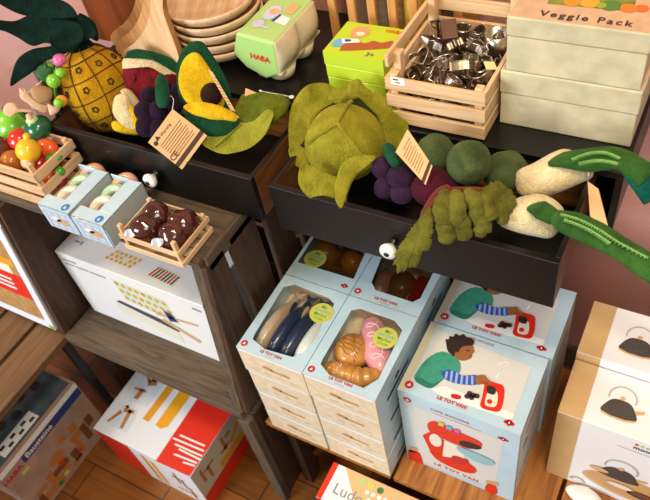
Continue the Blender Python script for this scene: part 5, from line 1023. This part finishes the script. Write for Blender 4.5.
# cabbage
cb = thing('felt_cabbage', 'large olive green felt cabbage with curled outer leaves', 'felt vegetable', tuple((-0.6543, 0.9681, 0.6780)))
cc = V((-0.6213, 0.9442, 0.8000)); rr = .083
T = facing((-0.6213, 0.9442, 0.8000), (0.4242, -0.6447, 0.6360))
MB().ball(cc, (rr, rr, rr * .95), FCB, None, 48, 30, .004, 14).build('heart', cb)
m = MB()
def onc(q):
    x, y = q; z = math.sqrt(max(.00001, rr * rr * .985 - x * x - y * y)); return T @ V((x, y, z * .985 + .0005))
J = [(-0.0076, 0.0411), (-0.0076, 0.0411)][0]
for q in ([(-0.0076, 0.0411), (0.0061, 0.0593), (0.0218, 0.0772), (0.0310, 0.0817)], [(-0.0076, 0.0411), (-0.0282, 0.0322), (-0.0509, 0.0238), (-0.0700, 0.0125)], [(-0.0076, 0.0411), (0.0066, 0.0135), (0.0212, -0.0122), (0.0328, -0.0311)]):
    m.tube([onc(p) for p in curve([(a, b, 0) for a, b in q], 14, False) for p in [(p.x, p.y)]], .0042, FCB, 8)
m.build('vein', cb)
for nm_, pts, T2, bd, wv in (
 ('outer_leaf', [(0.0681, 0.0554), (0.0460, 0.0667), (0.0148, 0.0669), (-0.0142, 0.0470), (-0.0346, 0.0163), (-0.0473, -0.0297), (-0.0497, -0.0605), (-0.0285, -0.0674), (-0.0057, -0.0566), (0.0008, -0.0268), (0.0224, -0.0004), (0.0579, 0.0183), (0.0820, 0.0262)], facing((-0.7411, 0.9938, 0.8000), (0.4779, -0.6409, 0.6007)), .016, .012),
 ('outer_leaf', [(-0.0590, 0.0695), (-0.0260, 0.0651), (0.0057, 0.0507), (0.0280, 0.0273), (0.0432, -0.0056), (0.0393, -0.0424), (0.0180, -0.0648), (-0.0108, -0.0781), (-0.0231, -0.0555), (-0.0110, -0.0235), (-0.0193, 0.0149), (-0.0371, 0.0420)], facing((-0.5565, 1.0164, 0.8150), (0.3767, -0.6880, 0.6203)), .016, .010),
 ('outer_leaf', [(-0.0349, 0.0458), (-0.0167, 0.0359), (0.0111, 0.0138), (0.0358, -0.0036), (0.0395, -0.0246), (0.0347, -0.0480), (0.0201, -0.0591), (-0.0095, -0.0447), (-0.0374, -0.0225), (-0.0503, 0.0026), (-0.0472, 0.0262)], facing((-0.6057, 0.8255, 0.8000), (0.4376, -0.5964, 0.6729)), .010, .012),
 ('outer_leaf', [(-0.0285, -0.0067), (-0.0170, 0.0146), (0.0045, 0.0263), (0.0281, 0.0279), (0.0523, 0.0217), (0.0448, 0.0115), (0.0189, -0.0033), (0.0006, -0.0195), (-0.0128, -0.0406), (-0.0289, -0.0653), (-0.0377, -0.0480), (-0.0356, -0.0249)], facing((-0.5476, 0.8358, 0.8350), (0.4079, -0.6226, 0.6678)), .008, .010),
 ('outer_leaf', [(-0.0124, 0.0030), (0.0025, 0.0102), (0.0217, -0.0009), (0.0322, -0.0207), (0.0214, -0.0377), (0.0033, -0.0399), (-0.0102, -0.0236)], facing((-0.7211, 0.9010, 0.7900), (0.4841, -0.6050, 0.6321)), .010, .006),
 ('outer_leaf', [(-0.0354, -0.0089), (-0.0201, 0.0074), (-0.0094, 0.0222), (0.0080, 0.0256), (0.0184, 0.0095), (0.0329, -0.0073), (0.0151, -0.0128), (-0.0104, -0.0129)], facing((-0.6317, 1.0384, 0.8600), (0.4224, -0.6943, 0.5827)), .004, .006),
 ('outer_leaf', [(-0.0328, -0.0028), (-0.0216, 0.0122), (-0.0035, 0.0174), (0.0167, 0.0097), (0.0314, -0.0054), (0.0126, -0.0148), (-0.0132, -0.0146)], facing((-0.6599, 1.0299, 0.8500), (0.4377, -0.6831, 0.5847)), .004, .006)):
    MB(T2).puff(pts, .006, .007, FCB, None, 64, bd, wv, 24).build(nm_, cb)
# plums
pl_ = thing('felt_plums', 'cluster of purple felt plums with dark green stalk beside the cabbage', 'felt fruit', tuple((-0.5275, 0.9771, 0.6780)))
FPL = felt('felt_plum', '3f263f', '28162a')
for p, r in (((-0.5018, 0.8801, 0.8200), .022), ((-0.4593, 0.8705, 0.8200), .026), ((-0.4914, 0.8605, 0.7900), .022), ((-0.4524, 0.8591, 0.7900), .024), ((-0.4396, 0.9003, 0.8100), .020), ((-0.4912, 0.8950, 0.7500), .026), ((-0.5093, 0.9322, 0.7100), .028)): MB().ball(p, r, FPL, None, 24, 16, .003, 30).build('plum', pl_)
MB().tube(curve([(-0.5016, 0.9056, 0.8550), (-0.4789, 0.8798, 0.8600), (-0.4589, 0.8657, 0.8500)], 10, False), [.005, .010, .012, .0125, .013, .013, .013, .0125, .012, .010, .005], FG, 14).build('stalk', pl_)
# three green balls
for p, r, lb in (((-0.4165, 0.9418, 0.8300), .037, 'dark green felt ball, the left one of three by the cutter crate'), ((-0.3434, 0.9241, 0.8400), .042, 'dark green felt ball, the large middle one of three'), ((-0.2845, 0.9634, 0.8000), .041, 'dark green felt ball, the right one of three, next to the white roots')):
    m = MB(); m.ball(p, r, FBG, None, 44, 28, .0025, 45); tag(m.build('felt_sprout', None, tuple(p)), lb, 'felt vegetable', 'dark green felt balls')
for p, r, lb in (((-0.4051, 1.0027, 0.7300), .046, 'brownish green felt ball low in the drawer under the dark green balls'),):
    m = MB(); m.ball(p, r, FBG, None, 30, 20, .004, 40); tag(m.build('felt_sprout', None, tuple(p)), lb, 'felt vegetable', 'dark green felt balls')
# beet with ruffled leaves
bt = thing('felt_beetroot', 'dark red felt beetroot with ruffled olive leaves hanging over the drawer front', 'felt vegetable', tuple((-0.4519, 0.9865, 0.6780)))
MB().ball((-0.3945, 0.8798, 0.8000), (.046, .040, .040), FPR, None, 32, 20, .004, 30).build('root', bt)
FRO = felt('felt_red_olive', '7d4a2a', '6a2c28')
MB().tube(curve([(-0.3485, 0.8465, 0.8400), (-0.3631, 0.8251, 0.8350), (-0.3747, 0.8042, 0.8150), (-0.3814, 0.7903, 0.8000)], 12, False), [.012, .014, .015, .015, .014, .014, .013, .013, .012, .012, .010, .008, .005], FRO, 12).build('leaf_stem', bt)
MB().tube(curve([(-0.3620, 0.8418, 0.8400), (-0.3313, 0.8415, 0.8500), (-0.3016, 0.8517, 0.8500), (-0.2820, 0.8585, 0.8450)], 12, False), [.006] * 12 + [.004], FRO, 12).build('leaf_stem', bt)
def ruffle(pts, T, th, bd=.01, wv=.012, ws=45, sg='leaf'): MB(T).puff(pts, th, th, FOL, None, 110, bd, wv, ws, jag=.16).build(sg, bt)
ruffle([(0.0343, 0.0456), (0.0392, 0.0199), (0.0335, -0.0048), (0.0261, -0.0294), (0.0134, -0.0319), (0.0044, -0.0529), (-0.0141, -0.0586), (-0.0290, -0.0646), (-0.0382, -0.0456), (-0.0288, -0.0210), (-0.0126, -0.0007), (0.0074, 0.0228), (0.0234, 0.0430)], facing((-0.3841, 0.7553, 0.8000), (0.3050, -0.5998, 0.7397)), .010, .006)
ruffle([(-0.0285, 0.0223), (-0.0153, 0.0367), (0.0017, 0.0405), (0.0192, 0.0303), (0.0300, 0.0165), (0.0341, -0.0009), (0.0246, -0.0152), (0.0185, -0.0330), (0.0047, -0.0299), (-0.0098, -0.0126), (-0.0209, 0.0048)], facing((-0.2629, 0.8467, 0.8300), (0.2079, -0.6696, 0.7130)), .012, .006)
def finger(pts, r): 
    P = curve(pts, 30, False); MB().tube([p + V((noise.noise(p * 60), noise.noise(p * 60 + V((3, 3, 3))), noise.noise(p * 60 + V((7, 1, 2))))) * .004 for p in P], [r * (.55 + .45 * min(1, i / 6)) * (1 + .07 * math.sin(i * 1.25)) * (1 if i < 27 else (.85, .6, .25, .1)[i - 27]) for i in range(31)], FOL, 14).build('leaf', bt)
finger([(-0.3484, 0.8276, 0.8500), (-0.3416, 0.7957, 0.8450), (-0.3333, 0.7825, 0.8200), (-0.3198, 0.7704, 0.7900)], .017)
finger([(-0.3328, 0.8356, 0.8500), (-0.3203, 0.8031, 0.8500), (-0.3088, 0.7915, 0.8250), (-0.2968, 0.7839, 0.7900)], .016)
finger([(-0.3145, 0.8365, 0.8550), (-0.2930, 0.8179, 0.8500), (-0.2798, 0.8071, 0.8300), (-0.2646, 0.7963, 0.8000)], .016)
finger([(-0.2982, 0.8422, 0.8500), (-0.2802, 0.8327, 0.8500), (-0.2656, 0.8173, 0.8400), (-0.2574, 0.8100, 0.8300)], .012)
# leeks
def leek(name, label, body, br, leaves, seams, base, dark=None):
    t = thing(name, label, 'felt vegetable', base, 'white felt leeks with green leaves')
    MB(br).puff(body, .034, .034, FWH, None, 60, 0, .003, 20).build('root', t)
    for pts, rad, mt in leaves:
        n = 26; P = curve(pts, n, False); L = len(rad) - 1
        MB().tube(P, [rad[min(L, int(i / n * L))] * (1 - (i / n * L) % 1) + rad[min(L, int(i / n * L) + 1)] * ((i / n * L) % 1) for i in range(n + 1)], mt, 20, flat=.62).build('leaf', t)
    m = MB(); SL = felt('felt_seam_light', '8fc06a', '6fa04e')
    for pts in seams:
        P = curve(pts, 30, False); m.tube(P, .0016, SL, 6)
        for i in range(1, 30):
            d = (P[i + 1] - P[i - 1]).normalized(); s_ = d.cross(V((0, 0, 1))).normalized(); m.tube([P[i] + V((0, 0, .0005)), P[i] + s_ * .0045 - V((0, 0, .001))], .0009, SL, 4)
    m.build('stitching', t)
    return t
leek('felt_leek', 'white felt leek with green leaf pointing right, the rear one', [(-0.0666, -0.0056), (-0.0384, 0.0133), (-0.0060, 0.0357), (0.0156, 0.0427), (0.0440, 0.0341), (0.0615, 0.0159), (0.0656, -0.0035), (0.0436, -0.0180), (0.0146, -0.0351), (-0.0137, -0.0470), (-0.0434, -0.0516), (-0.0628, -0.0386)], facing((-0.1949, 0.9649, 0.8250), (0.1456, -0.7210, 0.6774)),
     [([(-0.2039, 0.9498, 0.8550), (-0.1789, 0.9574, 0.8650), (-0.1401, 0.9642, 0.8700), (-0.1066, 0.9747, 0.8750), (-0.0795, 0.9670, 0.8800), (-0.0393, 0.9503, 0.8700)], [.005, .018, .026, .025, .022, .026], FLK), ([(-0.0936, 0.9771, 0.8720), (-0.0571, 0.9598, 0.8700), (-0.0210, 0.9336, 0.8400)], [.012, .028, .02], FTE)],
     [[(-0.1626, 0.9302, 0.8950), (-0.1397, 0.9478, 0.9000), (-0.1160, 0.9581, 0.9000), (-0.0887, 0.9511, 0.9000)], [(-0.1497, 0.9262, 0.8930), (-0.1207, 0.9389, 0.8970), (-0.0889, 0.9381, 0.9000)]], tuple((-0.2133, 1.0684, 0.6780)))
leek('felt_leek', 'white felt leek with long serrated green leaf pointing right, the front one', [(-0.0627, -0.0012), (-0.0432, 0.0165), (-0.0149, 0.0311), (0.0154, 0.0368), (0.0418, 0.0262), (0.0570, 0.0079), (0.0529, -0.0207), (0.0378, -0.0398), (0.0070, -0.0389), (-0.0282, -0.0329), (-0.0537, -0.0223)], facing((-0.2087, 0.8731, 0.8000), (0.1613, -0.6749, 0.7201)),
     [([(-0.2098, 0.8524, 0.8350), (-0.1870, 0.8502, 0.8400), (-0.1611, 0.8444, 0.8350)], [.004, .020, .016], FLK), ([(-0.1693, 0.8566, 0.8300), (-0.1359, 0.8336, 0.8450), (-0.0904, 0.8167, 0.8500), (-0.0415, 0.7983, 0.8500), (0.0030, 0.7759, 0.8500), (0.0392, 0.7565, 0.8500)], [.010, .025, .026, .021, .024, .02], FLK)],
     [[(-0.1499, 0.8309, 0.8620), (-0.1190, 0.8199, 0.8720), (-0.0847, 0.8051, 0.8760), (-0.0509, 0.7920, 0.8720), (-0.0037, 0.7750, 0.8720)], [(-0.1404, 0.8192, 0.8650), (-0.0991, 0.8028, 0.8730), (-0.0613, 0.7851, 0.8730)]], tuple((-0.2307, 0.9571, 0.6780)))

# ---------------------------------------------------------------- camera
R_, U_, B_ = (0.870786, 0.466642, -0.154846), (-0.263488, 0.708815, 0.654336), (0.415098, -0.528987, 0.740180)
FPX = 692.732
cam_d = bpy.data.cameras.new('camera'); cam = bpy.data.objects.new('camera', cam_d); C.objects.link(cam)
cam_d.sensor_width = 36; cam_d.sensor_fit = 'HORIZONTAL'; cam_d.lens = FPX / 650 * 36; cam_d.clip_start = .02; cam_d.shift_x = .0023
cam.matrix_world = Matrix(((R_[0], U_[0], B_[0], 0), (R_[1], U_[1], B_[1], 0), (R_[2], U_[2], B_[2], 1.7315), (0, 0, 0, 1)))
bpy.context.scene.camera = cam
cam_d.dof.use_dof = True; cam_d.dof.focus_distance = 1.48; cam_d.dof.aperture_fstop = 5.0

# ---------------------------------------------------------------- light: a window of cool daylight in front, warm lamps above
def area(name, loc, aim, size, e, col, sy=None):
    l = bpy.data.lights.new(name, 'AREA'); l.energy = e; l.color = col; l.size = size
    if sy: l.shape = 'RECTANGLE'; l.size_y = sy
    o = bpy.data.objects.new(name, l); C.objects.link(o); o.location = loc
    o.rotation_euler = (V(aim) - V(loc)).to_track_quat('-Z', 'Y').to_euler(); return o
area('window_light', (-2.3, -2.5, 1.75), (-.5, .9, .2), 1.5, 150, (.88, .94, 1.0))
area('ceiling_lamp', (.3, .2, 3.4), (-.4, 1.0, .5),   .6, 46, (1, .83, .60))
area('ceiling_lamp', (.9, -1.2, 3.0), (-.2, 1.0, .5), 1.0, 30, (1, .90, .76))
area('wall_lamp', (-2.5, .2, 2.2), (-2.0, 1.4, .8), .3, 22, (1, .72, .45))
sp = bpy.data.lights.new('spot_lamp', 'SPOT'); sp.energy = 55; sp.color = (1, .80, .52); sp.spot_size = math.radians(50); sp.spot_blend = .7; sp.shadow_soft_size = .08
so = bpy.data.objects.new('spot_lamp', sp); C.objects.link(so); so.location = (-.3, -.1, 2.9); so.rotation_euler = (V((-.4, 1.15, .95)) - V(so.location)).to_track_quat('-Z', 'Y').to_euler()
w = bpy.data.worlds.new('world'); bpy.context.scene.world = w; w.use_nodes = True
w.node_tree.nodes['Background'].inputs[0].default_value = (.9, .89, .90, 1); w.node_tree.nodes['Background'].inputs[1].default_value = .26
for o in bpy.data.objects:
    if 'base' in o: del o['base']
vs_ = bpy.context.scene.view_settings
vs_.view_transform = 'Standard'; vs_.look = 'None'; vs_.gamma = 1; vs_.use_curve_mapping = False; vs_.exposure = -.06
